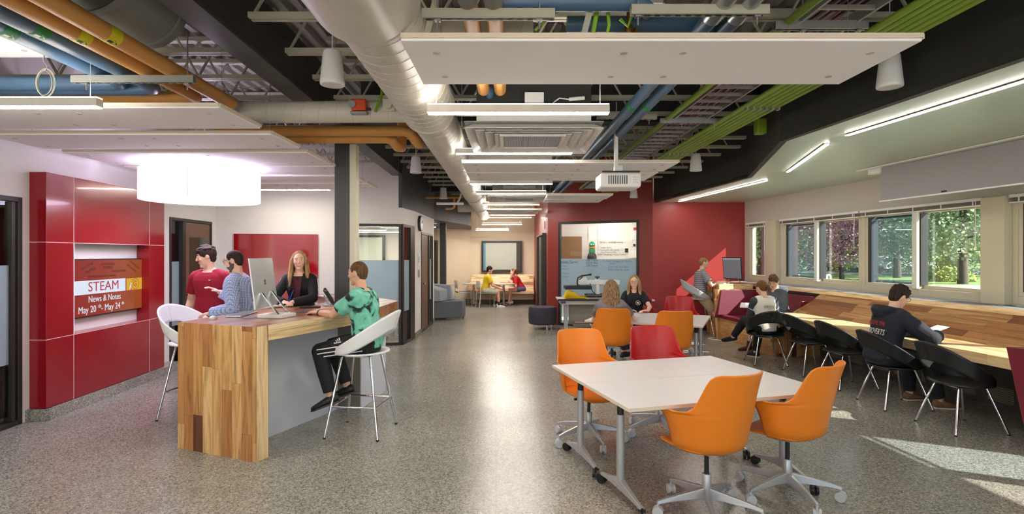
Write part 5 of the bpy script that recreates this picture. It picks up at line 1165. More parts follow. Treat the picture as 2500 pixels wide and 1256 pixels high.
fb = T('bench', 'long wooden bench with planked sloping back under the far window', 'bench', (-.3, 17.6, 0))
bw_ = WOOD('bench_planks', 0, 2, .1, .7, lightwood[:3]+[(.7, (206, 160, 100)), (.9, (176, 124, 74))], .4, seed=41)
m = MB(); m.box(-1.25, 17.2, .36, .7, 17.75, .44); m.build('seat', bw_, fb, w=1, bevel=.004)
m = MB(); m.rings([[Vector((-1.45, 17.62, .44)), Vector((.7, 17.62, .44)), Vector((.7, 17.67, .44)), Vector((-1.45, 17.67, .44))], [Vector((-1.28, 17.84, .95)), Vector((.7, 17.84, .95)), Vector((.7, 17.89, .95)), Vector((-1.28, 17.89, .95))]]); m.build('backrest', bw_, fb, w=1)
m = MB(); m.box(-1.2, 17.6, 0.14, .68, 17.7, .36); m.build('support', cream, fb, w=1)
def cafe_table(x, y, lab):
    r = T('pedestal_table', lab, 'table', (x, y, 0)); MB().lathe([(0, .665), (.36, .665), (.365, .68), (.36, .695), (0, .695)], n=36).build('tabletop', M('grey_top', (190, 184, 176), .4), r, smooth=True)
    MB().cyl((0, 0, .05), (0, 0, .665), .035, n=16).build('column', silver, r, smooth=True)
    for k in range(4): a = PI/4+k*PI/2; MB().tube([(0, 0, .1), (.15*math.cos(a), .15*math.sin(a), .08), (.32*math.cos(a), .32*math.sin(a), .015)], .016, n=8).build('foot', chrome, r, smooth=True)
cafe_table(-.26, 16.95, 'round pedestal table between the yellow-shirt boy and the red-shirt girl'); cafe_table(-1.2, 17.1, 'round pedestal table behind the yellow-shirt boy')
tag(cafe_table(-2.1, 16.7, 'round pedestal table partly behind the dark post') or bpy.data.objects['pedestal_table'], None)
def side_chair(name='side_chair'):
    r = T(name, '', 'chair'); 
    def bk(u, v): x = (u-.5)*.42; return (x*(1-.06*v), -.2-.03*v+.03*(1-(2*u-1)**2)*-1, .56+.24*v)
    MB().grid(bk, 12, 5).build('backrest', M('chair_cream', (226, 222, 212), .4), r, smooth=True, solid=.012)
    MB().bx((0, 0, .43), (.42, .42, .03)).build('seat', M('seat_grey', (120, 122, 124), .8), r, bevel=.012)
    for sx in (-1, 1):
        MB().tube([(sx*.2, -.22, .8), (sx*.21, -.2, .5), (sx*.21, -.24, .0)], .011, n=8).build('leg', M('chair_cream'), r, smooth=True)
        MB().tube([(sx*.2, -.18, .43), (sx*.21, .2, .43), (sx*.22, .23, 0)], .011, n=8).build('leg', silver, r, smooth=True)
    return r
sc_ = side_chair(); placeroot(sc_, -.82, 16.65, 1, .35, 'white stacking chair of the boy in the yellow shirt', 'white stacking chairs by the far bench')
dup(sc_, (-1.52, 16.95, 0), facing(1, .35), 'empty white stacking chair left of the yellow-shirt boy', 'white stacking chairs by the far bench')
# meeting-room chair seen through the glass, boxes behind the left door
dup(sc_, (-2.35, 10.6, 0), facing(-.6, 1), 'chair inside the glazed meeting room, seen below the frosted band', None, mats={'backrest': M('chair_dark', (96, 92, 88), .6)})
mt_ = T('meeting_table', 'brown table inside the glazed meeting room', 'table', (-3.0, 11.2, 0)); MB().bx((0, 0, .7), (1.2, .8, .03)).build('tabletop', M('brown_top', (170, 126, 90), .4), mt_, bevel=.004)
for x in (-.5, .5):
    for y in (-.3, .3): MB().cyl((x, y, 0), (x, y, .69), .02).build('leg', silver, mt_, smooth=True)
for z, mt2, lab in ((0, M('card_white', (206, 200, 196), .7), 'white cardboard box on the floor behind the left glass door'), (.32, M('card_brown', (146, 106, 66), .8), 'brown cardboard box stacked behind the left glass door')):
    MB().bx((-5.0, 5.1, z+.15), (.45, .5, .3)); tag(MB().bx((-5.05, 5.0, z+.155), (.45, .5, .3)).build('cardboard_box', mt2, bevel=.004), lab, 'box')
mb = MB(); mb.box(-6.6, 2.4, 0, -6.5, 6.0, 2.6); mb.box(-6.5, 5.9, 0, -4.8, 6.0, 2.6); mb.box(-6.5, 2.3, 0, -4.6, 2.4, 2.6); mb.build('wall_side_room', cream, kind='structure')
MB().box(-6.6, 2.3, 2.6, -4.75, 6.0, 2.65).build('ceiling_side_room', white, kind='structure')
mb = MB(); mb.box(-6.4, 7.2, 0, -6.3, 9.0, 2.6); mb.box(-6.3, 9.1, 0, -5.0, 9.2, 2.6); mb.build('wall_side_room_two', M('green_tint_wall', (120, 150, 120), .6), kind='structure')
tag(MB().bx((-5.5, 8.0, .4), (.6, .6, .8)).build('green_cabinet', M('green_bin', (30, 120, 70), .5), bevel=.02), 'green storage bin behind the glass beside the brown door', 'bin')
# ================================================================ outdoors
grass = M('lawn', (122, 152, 84), .9, var=.25, scale=2); road = M('pavement', (168, 166, 164), .85, var=.08); asph = M('asphalt', (150, 152, 156), .9)
MB().prism([(-30, -40), (90, -40), (140, 140), (3, 140), (5.6, 22), (5.4, 12.2), (7.1, -5.2), (-8.2, -5.2), (-30, -5.2)], -.15, -.02).build('lawn', grass, kind='structure')
MB().prism([(-30, -40), (30, -40), (30, -5.3), (-30, -5.3)], -.02, -.0).build('added_ground_behind', road, kind='structure')  # unseen grey ground added to keep the lawn's green bounce out of the room
MB().prism([(9, -5.2), (46, -5.2), (46, 28.5), (9, 28.5)], -.02, .0).build('path', road, kind='structure')
MB().prism([(6.6, -10), (8.2, -10), (7.3, 24), (5.6, 24)], -.02, .0).build('path_by_building', road, kind='structure')
MB().prism([(10, 46), (62, 40), (70, 56), (10, 60)], -.02, .0).build('car_park', asph, kind='structure')
random.seed(11)
def leafmat(name, c1, c2):
    m, t, b = nodes(name); nz = N(t, 'TexNoise'); nz.inputs['Scale'].default_value = .9; tc = N(t, 'TexCoord'); t.links.new(tc.outputs['Object'], nz.inputs['Vector'])
    g_ = N(t, 'NewGeometry'); ad = mth(t, 'ADD', mth(t, 'MULTIPLY', nz.outputs[0], .6), mth(t, 'MULTIPLY', g_.outputs['Random Per Island'], .5))
    rp = ramp(t, [(.2, c1), (.8, c2)]); t.links.new(ad, rp.inputs[0]); t.links.new(rp.outputs[0], b.inputs['Base Color']); b.inputs['Roughness'].default_value = .7
    b.inputs['Transmission Weight'].default_value = 0; return m
bark = M('bark', (92, 80, 70), .9, bump=.6, bscale=8, var=.2)
def tree(X, Y, h, r, lm, label, tr=.3, n=1900, base=.25, ls=.3, sq=1.0, lean=0):
    t = T('tree', label, 'tree', (X, Y, 0))
    m = MB(); top = Vector((lean, 0, h*.55)); m.tube([(0, 0, -.1), (lean*.3, 0, h*.2), top], [tr, tr*.8, tr*.4], n=9)
    for k in range(6):
        a = 2*PI*k/6+.3; z = h*(.22+.04*k); m.tube([(lean*.4, 0, z), (r*.35*math.cos(a), r*.35*math.sin(a), z+h*.12), (r*.75*math.cos(a), r*.75*math.sin(a), z+h*.2)], [tr*.4, tr*.25, tr*.08], n=6)
    m.build('trunk', bark, t, smooth=True)
    m = MB(); cl = [(Vector((random.uniform(-.75, .75)*r, random.uniform(-.75, .75)*r, h*(base+(1-base)*random.random()))), random.uniform(.28, .5)*r) for _ in range(34)]
    for i in range(n):
        c, cr = random.choice(cl); d = Vector((random.gauss(0, 1), random.gauss(0, 1), random.gauss(0, 1))).normalized(); p = c+d*cr*random.uniform(.55, 1.0)
        if p.z < h*base*.8: continue
        q = (p.x/r)**2+(p.y/r)**2
        if q > 1.3: continue
        x = Vector((random.gauss(0, 1), random.gauss(0, 1), random.gauss(0, .7))).normalized(); y = x.cross(Vector((random.gauss(0, 1), random.gauss(0, 1), random.gauss(0, 1)))).normalized(); s = ls*random.uniform(.6, 1.3)
        m.add([p-x*s, p-y*s*.6, p+x*s, p+y*s*.6], [(0, 1, 2, 3)])
    m.build('foliage', lm, t, fixn=False)
L_oak = leafmat('oak_leaves', (66, 98, 66), (160, 184, 140)); L_fresh = leafmat('fresh_leaves', (110, 148, 54), (204, 220, 118)); L_pink = leafmat('blossom', (158, 108, 130), (234, 190, 212))  # paler tones put outdoor haze into the leaf colours
L_dark = leafmat('dark_leaves', (60, 82, 66), (136, 154, 124)); L_spruce = leafmat('spruce_needles', (60, 104, 70), (140, 182, 120))
def TX(px, Y): return (px-CX)*Y/F
for px, Y, h, r, lm, lab, kw in (
    (2350, 30, 9.5, 4.3, L_oak, 'large oak with a grey trunk outside the right-hand pane', dict(tr=.27, n=15000, base=.17, ls=.1)),
    (2190, 38, 10, 4.6, L_dark, 'dark-leaved tree with a forked trunk outside the second window', dict(tr=.26, n=12000, base=.2, ls=.12)),
    (2055, 36, 5.2, 3.0, L_pink, 'pink blossoming tree outside the narrow pane', dict(tr=.16, n=9000, base=.2, ls=.09)),
    (2125, 52, 9, 4, L_dark, 'dark tree behind the pink blossoming tree', dict(n=6000, base=.2, ls=.16)),
    (1980, 56, 17, 8, L_fresh, 'yellow-green spring tree behind the pink one', dict(n=9000, base=.08, ls=.18)),
    (1860, 36, 14, 4.5, L_spruce, 'tall spruce-like tree outside the small window by the red wall', dict(n=8000, base=.06, ls=.13)),
    (1925, 46, 13, 5.5, L_fresh, 'pale green tree outside the window behind the booth', dict(n=8000, base=.06, ls=.16)),
    (2290, 62, 16, 9, L_oak, 'broad green tree far behind the parked cars', dict(n=8000, base=.04, ls=.26)),
    (2440, 55, 16, 9, L_oak, 'broad green tree at the right, far behind the oak', dict(n=8000, base=.04, ls=.26)),
    (2130, 75, 18, 11, L_fresh, 'light green tree farthest off behind the blossom', dict(n=7000, base=.03, ls=.34)),
    (1840, 80, 20, 11, L_fresh, 'light green tree farthest off at the left pane', dict(n=7000, base=.03, ls=.34)),
    (2360, 85, 20, 12, L_fresh, 'light green tree farthest off behind the oak', dict(n=7000, base=.03, ls=.34)),
    (2490, 40, 12, 6, L_fresh, 'bright green tree at the far right of the windows', dict(n=6000, base=.1, ls=.2))):
    tree(TX(px, Y), Y, h, r, lm, lab, **kw)
random.seed(4)
for px, Y, r, lab in ((2315, 33, 1.1, 'low clipped shrub at the foot of the oak'), (2260, 44, 2.2, 'loose shrub left of the oak'), (2395, 42, 2.6, 'leafy undergrowth right of the oak'), (2000, 50, 2.5, 'yellow-green shrub under the blossom tree'), (2100, 54, 2.2, 'green shrub behind the parked cars')):
    t = T('shrub', lab, 'shrub', (TX(px, Y), Y, 0)); m = MB()
    for i in range(1800):
        d = Vector((random.gauss(0, 1), random.gauss(0, 1), abs(random.gauss(0, 1)))).normalized(); p = Vector((d.x*r*1.4, d.y*r, d.z*r*.8))*random.uniform(.7, 1); x = Vector((random.gauss(0, 1), random.gauss(0, 1), random.gauss(0, 1))).normalized(); y = x.orthogonal().normalized(); s = .09
        m.add([p-x*s, p-y*s*.7, p+x*s, p+y*s*.7], [(0, 1, 2, 3)])
    m.build('foliage', L_fresh if r < 2.3 else L_oak, t, fixn=False)
def car(px, Y, col, lab, rz=0):
    t = T('car', lab, 'car', (TX(px, Y), Y, 0), rz); m = MB(); b = [(-2.1, .35), (-2.1, .8), (-1.3, .95), (-.8, 1.4), (.7, 1.42), (1.3, .98), (2.1, .85), (2.15, .35)]
    m.rings([[Vector((x, -.85, z)) for x, z in b], [Vector((x, .85, z)) for x, z in b]]); m.build('body', M('car_'+lab.split()[0], col, .25, .2), t, bevel=.06)
    m = MB()
    for s in (-.86, .86): m.add([(-1.15, s, .97), (-.75, s, 1.32), (.65, s, 1.34), (1.1, s, 1.0)], [(0, 1, 2, 3)])
    m.build('side_glass', M('car_glass', (50, 60, 70), .1), t, fixn=False)
    for x in (-1.35, 1.35):
        for s in (-.8, .8): MB().cyl((x, s-.1, .33), (x, s+.1, .33), .33, n=18).build('wheel', blk, t, smooth=True)
for px, Y, c, lab in ((2125, 50, (210, 214, 220), 'silver parked car seen past the pink tree'), (2165, 48, (236, 238, 240), 'white parked car left of the lamp post outside'), (2215, 50, (170, 180, 196), 'bluish parked car right of the lamp post outside'), (2075, 52, (60, 70, 90), 'dark parked car under the blossom')): car(px, Y, c, lab, .1)
tag(MB().cyl((TX(2182, 45), 45, 0), (TX(2182, 45), 45, 3.2), .16, n=14).build('bollard_post', plast_w, smooth=True), 'pale post standing in the car park', 'post')
hs = T('house', 'small white gabled house seen far off through the window behind the booth', 'house', (TX(1970, 62), 62, 0)); MB().bx((0, 0, 1.4), (5, 4, 2.8)).build('wall', plast_w, hs)
m = MB(); m.rings([[Vector((-2.7, -2.2, 2.8)), Vector((2.7, -2.2, 2.8)), Vector((0, -2.2, 4.8))], [Vector((-2.7, 2.2, 2.8)), Vector((2.7, 2.2, 2.8)), Vector((0, 2.2, 4.8))]]); m.build('roof', M('roof_grey', (150, 156, 166), .8), hs)
MB().bx((.2, -2.02, 2.2), (.5, .04, .7)).build('window', blk, hs)
def rail(px0, px1, Y, lab):
    t = T('handrail', lab, 'handrail', (TX((px0+px1)/2, Y), Y, 0)); a, b = TX(px0, Y), TX(px1, Y); m = MB(); zt = .95
    m.tube([(a, Y, .15), (a, Y, .35), (a+(b-a)*.55, Y+.3, zt), (b-.03, Y+.5, zt), (b, Y+.5, zt-.06), (b, Y+.5, 0)], .03, n=10); m.tube([(a+(b-a)*.6, Y+.33, 0), (a+(b-a)*.6, Y+.33, zt)], .028, n=8); m.build('tube', M('rail_cream', (230, 228, 210), .4), t, w=1, smooth=True)
rail(2010, 2050, 17, 'white bent handrail outside the narrow pane'); rail(1862, 1888, 17.5, 'white handrail outside the small window by the red wall'); rail(1955, 1968, 17, 'white handrail outside the window behind the booth')
for px, Y, wd, lab in ((1872, 13.2, .14, 'dark brown outdoor post beyond the small window'), (1932, 14.5, .16, 'dark brown outdoor post beyond the booth window, thicker one'), (1944, 15.5, .1, 'dark outdoor post beyond the booth window, thinner one')):
    x = TX(px, Y); tag(MB().box(x-wd/2, Y, 0, x+wd/2, Y+wd, 3.4).build('outdoor_post', M('brown_post', (84, 66, 62), .6)), lab, 'post')
# ================================================================ people
skin1 = M('skin_light', (232, 186, 160), .5, var=.04, scale=20); skin2 = M('skin_warm', (220, 168, 138), .5, var=.04, scale=20)
def cloth(name, col=(128, 128, 128), rough=.85, var=.08, bump=.35, bs=14): return M(name, col, rough, 0, var, 9, bump, bs)
def hairm(name, c1, c2):
    m, t, b = nodes(name); tc = N(t, 'TexCoord'); mp = N(t, 'Mapping'); mp.inputs['Scale'].default_value = (90, 90, 7); t.links.new(tc.outputs['Object'], mp.inputs['Vector'])
    nz = N(t, 'TexNoise'); nz.inputs['Scale'].default_value = 1; nz.inputs['Detail'].default_value = 4; t.links.new(mp.outputs[0], nz.inputs['Vector'])
    rp = ramp(t, [(.3, c1), (.7, c2)]); t.links.new(nz.outputs[0], rp.inputs[0]); t.links.new(rp.outputs[0], b.inputs['Base Color']); b.inputs['Roughness'].default_value = .75; b.inputs['Specular IOR Level'].default_value = .25
    bp = N(t, 'Bump'); bp.inputs['Strength'].default_value = .5; bp.inputs['Distance'].default_value = .004; t.links.new(nz.outputs[0], bp.inputs['Height']); t.links.new(bp.outputs[0], b.inputs['Normal']); return m
h_dark = hairm('hair_dark', (28, 20, 18), (66, 48, 40)); h_brown = hairm('hair_brown', (66, 46, 34), (120, 88, 62)); h_blond = hairm('hair_blond', (120, 86, 56), (204, 168, 118)); h_red = hairm('hair_auburn', (84, 52, 34), (140, 96, 60)); h_sandy = hairm('hair_sandy', (120, 84, 56), (172, 132, 92)); h_black = hairm('hair_black', (14, 12, 12), (36, 30, 28)); beardm = hairm('beard_grey_brown', (70, 56, 50), (120, 104, 96))
def tiedye():
    m, t, b = nodes('tie_dye'); tc = N(t, 'TexCoord'); n1 = N(t, 'TexNoise'); n1.inputs['Scale'].default_value = 9; n1.inputs['Detail'].default_value = 5; n1.inputs['Distortion'].default_value = .8; t.links.new(tc.outputs['Object'], n1.inputs['Vector'])
    rp = ramp(t, [(.36, (22, 30, 38)), (.42, (44, 84, 80)), (.46, (104, 186, 160)), (.7, (142, 214, 190))]); t.links.new(n1.outputs[0], rp.inputs[0]); t.links.new(rp.outputs[0], b.inputs['Base Color']); b.inputs['Roughness'].default_value = .85; return m
def plaid():
    m, t, b = nodes('fine_blue_check'); tc = N(t, 'TexCoord'); s = N(t, 'SeparateXYZ'); t.links.new(tc.outputs['Object'], s.inputs[0]); r_ = None
    for i in (1, 2, 0):
        f = mth(t, 'LESS_THAN', mth(t, 'FRACT', mth(t, 'MULTIPLY', s.outputs[i], 62)), .3); r_ = f if r_ is None else mth(t, 'ADD', r_, f)
    rp = ramp(t, [(0, (196, 206, 232)), (.34, (150, 168, 210)), (.67, (110, 130, 184)), (1, (84, 104, 160))]); t.links.new(mth(t, 'MULTIPLY', r_, .34), rp.inputs[0]); t.links.new(rp.outputs[0], b.inputs['Base Color']); b.inputs['Roughness'].default_value = .85; return m
def striped(name, c1, c2, f, ax=2, w=.5):
    m, t, b = nodes(name); tc = N(t, 'TexCoord'); s = N(t, 'SeparateXYZ'); t.links.new(tc.outputs['Object'], s.inputs[0])
    g_ = mth(t, 'LESS_THAN', mth(t, 'FRACT', mth(t, 'MULTIPLY', s.outputs[ax], f)), w); mx = N(t, 'MixRGB'); mx.inputs[1].default_value = lin(c1); mx.inputs[2].default_value = lin(c2); t.links.new(g_, mx.inputs[0]); t.links.new(mx.outputs[0], b.inputs['Base Color']); b.inputs['Roughness'].default_value = .85; return m
def camo(name, c1, c2):
    m, t, b = nodes(name); tc = N(t, 'TexCoord'); mp = N(t, 'Mapping'); mp.inputs['Scale'].default_value = (5, 5, 14); t.links.new(tc.outputs['Object'], mp.inputs['Vector']); n1 = N(t, 'TexNoise'); n1.inputs['Scale'].default_value = 1; t.links.new(mp.outputs[0], n1.inputs['Vector'])
    rp = ramp(t, [(.42, c1), (.55, c2)]); t.links.new(n1.outputs[0], rp.inputs[0]); t.links.new(rp.outputs[0], b.inputs['Base Color']); b.inputs['Roughness'].default_value = .85; return m
def ik(a, c, l1, l2, hint):
    d = c-a; L = d.length
    if L > (l1+l2)*.998: c = a+d.normalized()*(l1+l2)*.998; d = c-a; L = d.length
    x = (l1*l1-l2*l2+L*L)/(2*L); hgt = math.sqrt(max(0, l1*l1-x*x)); u = d.normalized(); h_ = (hint-u*hint.dot(u))
    return a+u*x+(h_.normalized()*hgt if h_.length > 1e-6 else Vector()), c
def chain(m, pts, rs, n=12):
    m.tube(pts, rs, n=n)
    for p, r in zip(pts, rs): m.sph(p, r*1.0, 12, 8)
def loft(m, secs, n=20):
    m.rings([[c+x*rx*math.cos(2*PI*i/n)+y*ry*math.sin(2*PI*i/n) for i in range(n)] for c, x, y, rx, ry in secs])
def finish(m, name, mat, root, vox, sm=3):
    o = m.build(name, mat, root, smooth=True)
    md = o.modifiers.new('r', 'REMESH'); md.mode = 'VOXEL'; md.voxel_size = vox; md.use_smooth_shade = True
    if sm: s = o.modifiers.new('s', 'SMOOTH'); s.factor = .5; s.iterations = sm
    bake(o); o.data.name = name
    if not o.data.materials: o.data.materials.append(mat)
    try: o.data.polygons.foreach_set('use_smooth', [True]*len(o.data.polygons))
    except Exception: pass
    return o
def person(label, x, y, fdir, hipz, k, lean, head, hands, feet, footdir=None, shirt=None, sleeve=.55, pants=None, leg=1.0, hair=('short', None), skin=None, shoe=None, vox=.0065, hip_off=-.03, side=0, glasses=None, beard=None, elb=None, kn=None, group=None, female=False, sock=None, loose=0.0, hood=None, hdir=None):
    skin = skin or skin1; rz = facing(*fdir); root = T('person', label, 'person', (x, y, 0), rz, group)
    inv = wm(root).inverted(); Wp = lambda v: inv @ Vector(v); Wd = lambda v: (inv.to_3x3() @ Vector(v)).normalized()
    X, Y_, Z = Vector((1, 0, 0)), Vector((0, 1, 0)), Vector((0, 0, 1))
    hip = Vector((0, hip_off, hipz)); s = Vector((math.sin(side), math.sin(lean), math.cos(lean))).normalized(); Fw = (Y_-s*Y_.dot(s)).normalized(); Rt = Fw.cross(s)
    s2 = (s+Z*.6).normalized(); wdt = .9 if female else 1.0
    nb = hip+s*.47*k+Fw*.015*k; sh = [nb-s*.055*k+Rt*sgn*.165*k*wdt for sgn in (-1, 1)]; hp = [hip+Rt*sgn*.085*k-s*.0 for sgn in (-1, 1)]
    elb = elb or [None, None]; kn = kn or [None, None]
    arms = []
    for i, sgn in enumerate((-1, 1)):
        hint = Wd(elb[i]) if elb[i] else (Rt*sgn*.45-Z*.8-Fw*.5); e, wr = ik(sh[i], Wp(hands[i]), .285*k, .25*k, hint); arms.append((sh[i], e, wr))
    legs = []
    for i, sgn in enumerate((-1, 1)):
        hint = Wd(kn[i]) if kn[i] else (Y_+Z*.6+X*sgn*.1); q, an = ik(hp[i], Wp(feet[i]), .42*k, .41*k, hint); legs.append((hp[i], q, an))
    HF = Wd(head); HR = HF.cross(Z).normalized(); HU = HR.cross(HF).normalized(); hc = nb+s2*.098*k+HF*.02*k+HU*.08*k
    kh = k*.93; E = lambda a, b, c: hc+HR*a*kh+HF*b*kh+HU*c*kh
    Mh = MAT(HR*kh, HF*kh, HU*kh, hc)
    tb = [(-.09, .11, .09), (-.03, .155, .115), (.04, .16, .118), (.12, .15, .108), (.2, .138 if not female else .122, .1), (.3, .155 if not female else .14, .112), (.38, .172 if not female else .155, .112), (.43, .165 if not female else .15, .098), (.465, .12, .078), (.49, .06, .058)]
    def torso(m, g, t0, t1, n=24):
        def at(t):
            for a, b in zip(tb[:-1], tb[1:]):
                if a[0] <= t <= b[0]: f = (t-a[0])/(b[0]-a[0]); return a[1]+(b[1]-a[1])*f, a[2]+(b[2]-a[2])*f
            return tb[0][1:] if t < tb[0][0] else tb[-1][1:]
        ts = [t0]+[t[0] for t in tb if t0 < t[0] < t1]+[t1]
        loft(m, [(hip+s*t*k+Fw*(.012*k), Rt, Fw, at(t)[0]*k+g, at(t)[1]*k+g) for t in ts], n)
    m = MB(); torso(m, 0, -.09, .49)
    if female: [m.sph(hip+s*.33*k+Fw*.09*k+Rt*q*.065*k, .05*k) for q in (-1, 1)]
    chain(m, [nb-s*.03*k, nb+s2*.05*k, E(0, -.018, -.06)], [.056*k, .05*k, .048*k])
    m.sph((0, 0, 0), (.074, .094, .104), 24, 16, Mh); m.sph((0, .022, -.052), (.059, .066, .066), 20, 12, Mh); m.sph((0, .064, -.106), (.03, .026, .022), 12, 8, Mh); m.sph((0, .07, .028), (.05, .02, .014), 12, 8, Mh)
    for q in (-1, 1): m.sph((q*.038, .06, -.03), (.026, .026, .026), 12, 8, Mh); m.sph((q*.077, -.008, -.01), (.009, .021, .031), 12, 8, Mh)
    chain(m, [E(0, .086, .018), E(0, .098, -.012), E(0, .104, -.028)], [.008*k, .009*k, .0125*k], 8)
    m.sph((0, .079, -.066), (.03, .015, .016), 12, 8, Mh)
    for a_s in sh: chain(m, [nb+s*.012*k, nb+(a_s-nb)*.5+s*.004*k, a_s], [.05*k, .05*k, .05*k])
    for i, (a, e, wr) in enumerate(arms):
        sgn = (-1, 1)[i]; chain(m, [a, a+(e-a)*.4, e, e+(wr-e)*.3, wr], [.052*k*wdt, .047*k*wdt, .038*k*wdt, .04*k*wdt, .027*k])
        fd = (Wd(hdir[i]) if hdir and hdir[i] else (wr-e).normalized()); side_ = fd.cross(Z)
        side_ = (side_ if side_.length > .2 else Rt*1.0).normalized(); pn = side_.cross(fd).normalized()
        if fd.z < -.8: side_, pn = Fw*1.0, Rt*sgn*1.0
        side_ = (side_-fd*side_.dot(fd)).normalized(); pn = (pn-fd*pn.dot(fd)).normalized()
        Hm = MAT(side_*k, pn*k, fd*k, wr); m.sph((0, 0, .045), (.04, .016, .052), 14, 10, Hm)
        th = 1 if side_.dot(Rt)*sgn < 0 else -1
        if fd.z < -.8: th = 1
        for j in range(4):
            bx_ = (.029-.019*j)*th; L = (.066, .076, .07, .054)[j]; c0 = Hm @ Vector((bx_, 0, .085)); c1 = Hm @ Vector((bx_*1.08, -.008, .085+L*.5)); c2 = Hm @ Vector((bx_*1.05, -.03, .085+L*.86))
            chain(m, [Hm @ Vector((bx_*.9, 0, .05)), c0, c1, c2], [.011*k, .0095*k, .0088*k, .0075*k], 8)
        chain(m, [Hm @ Vector((th*.022, 0, .02)), Hm @ Vector((th*.05, -.008, .048)), Hm @ Vector((th*.056, -.02, .08))], [.014*k, .011*k, .0088*k], 8)
    fdv = footdir or [None, None]; fr = []
    for i, (a, q, an) in enumerate(legs):
        chain(m, [a, a+(q-a)*.45, q, q+(an-q)*.3, an], [.088*k, .074*k, .054*k, .053*k, .034*k])
        d = Wd(fdv[i]) if fdv[i] else Vector((.12*(-1, 1)[i], 1, 0)).normalized(); fr.append(d)
        dn = (an-q).normalized(); dn = (dn-d*dn.dot(d)).normalized() if abs(dn.dot(d)) < .95 else -Z
        if not fdv[i]: dn = -Z
        loft(m, [(an-d*.045*k+dn*.035*k, d.cross(dn), dn, .03*k, .03*k), (an+dn*.03*k, d.cross(dn), dn, .034*k, .04*k), (an+d*.09*k+dn*.05*k, d.cross(dn), dn, .042*k, .022*k), (an+d*.16*k+dn*.06*k, d.cross(dn), dn, .032*k, .014*k)])
        fr[-1] = (d, dn)
    finish(m, 'body', skin, root, vox, 2)
    # clothes
    g = .013*k+loose
    m = MB(); torso(m, g, -.06 if pants is not None else -.1, .468)
    if female: [m.sph(hip+s*.33*k+Fw*.09*k+Rt*q*.065*k, .05*k+g) for q in (-1, 1)]
    for a_s in sh: m.tube([nb+(a_s-nb)*.12-s*.012*k, nb+(a_s-nb)*.5-s*.0*k, a_s], [.05*k+g*.6, .05*k+g, .052*k+g], n=14)
    for a, e, wr in arms:
        if sleeve <= .6:
            b = a+(e-a)*sleeve*1.2; m.tube([a-(e-a)*.1, a, b], [.045*k, .056*k*wdt+g*.5, .053*k*wdt+g], n=16); m.sph(a, .053*k*wdt+g*.5)
        else:
            b = e+(wr-e)*.97; chain(m, [a, a+(e-a)*.5, e, e+(wr-e)*.5], [.058*k*wdt+g*.5, .053*k*wdt+g, .046*k*wdt+g, .042*k*wdt+g]); m.tube([e, b], [.046*k*wdt+g, .032*k+g], n=14)
    if hood: 
        c = nb-Fw*.06*k-s*.01*k; m.rings([[c+Rt*rx*math.cos(2*PI*i/16)+Fw*ry*math.sin(2*PI*i/16)-Fw*o_+s*zz for i in range(16)] for rx, ry, zz, o_ in ((.09*k, .07*k, .05*k, .0), (.13*k, .1*k, .04*k, .03*k), (.13*k, .09*k, -.01*k, .05*k), (.08*k, .06*k, -.08*k, .05*k))])
    finish(m, 'shirt' if sleeve <= .6 else 'jacket', shirt, root, vox*1.25, 4)
    if pants is not None:
        m = MB(); g = .014*k; torso(m, g*.8, -.1, .05)
        for a, q, an in legs:
            if leg >= .9: chain(m, [a, a+(q-a)*.5, q], [.092*k+g, .078*k+g, .058*k+g]); m.tube([q, q+(an-q)*.5, q+(an-q)*.93], [.058*k+g, .056*k+g*.8, .042*k+g], n=16)
            else: m.sph(a, .09*k+g); m.tube([a, a+(q-a)*.5, a+(q-a)*leg*1.25], [.092*k+g, .086*k+g*1.3, .078*k+g*1.4], n=18)
        finish(m, 'trousers' if leg >= .9 else 'shorts', pants, root, vox*1.25, 3)
    for i, (a, q, an) in enumerate(legs):
        d, dn = fr[i]; w_ = d.cross(dn).normalized(); m = MB(); B = an+dn*.035*k
        loft(m, [(B-d*.065*k, w_, dn, .02*k, .03*k), (B-d*.05*k, w_, dn, .036*k, .042*k), (B-dn*.0, w_, dn, .042*k, .047*k), (B+d*.07*k+dn*.012*k, w_, dn, .046*k, .036*k), (B+d*.14*k+dn*.02*k, w_, dn, .046*k, .027*k), (B+d*.185*k+dn*.024*k, w_, dn, .03*k, .02*k), (B+d*.2*k+dn*.026*k, w_, dn, .012*k, .012*k)])
        sm_ = shoe[0]; so2 = m.build('shoe', sm_, root, smooth=True, sub=1)
        m = MB(); o_ = [(-.07, .02), (-.06, .036), (0, .04), (.07, .047), (.14, .048), (.19, .03), (.205, .01)]
        pl_ = [B+d*a_*k+w_*b_*k for a_, b_ in o_]+[B+d*a_*k-w_*b_*k for a_, b_ in o_[::-1]]
        m.rings([[p_+dn*.034*k for p_ in pl_], [p_+dn*.05*k for p_ in pl_]]); m.build('sole', shoe[1], so2)
        if sock and leg < .9: m = MB(); m.tube([an+(q-an)*.22, an, an+dn*.02], [.047*k, .04*k, .044*k], n=14); m.build('sock', sock, root, smooth=True)
    # face
    m = MB()
    for q in (-1, 1): m.sph((q*.031, .0775, .006), (.0125, .0105, .0065), 14, 10, Mh)
    m.build('eyes', M('eye_white', (236, 232, 228), .25), root, smooth=True)
    m = MB()
    for q in (-1, 1): m.sph((q*.031, .0848, .006), (.0055, .0042, .0055), 10, 8, Mh)
    m.build('irises', M('iris_dark', (50, 36, 30), .2), root, smooth=True)
    m = MB()
    for q in (-1, 1): m.tube([E(q*.014, .089, .026), E(q*.032, .087, .031), E(q*.05, .074, .025)], [.0025*k, .004*k, .002*k], n=6)
    m.build('eyebrows', hair[1] if hair[1] else h_brown, root, smooth=True)
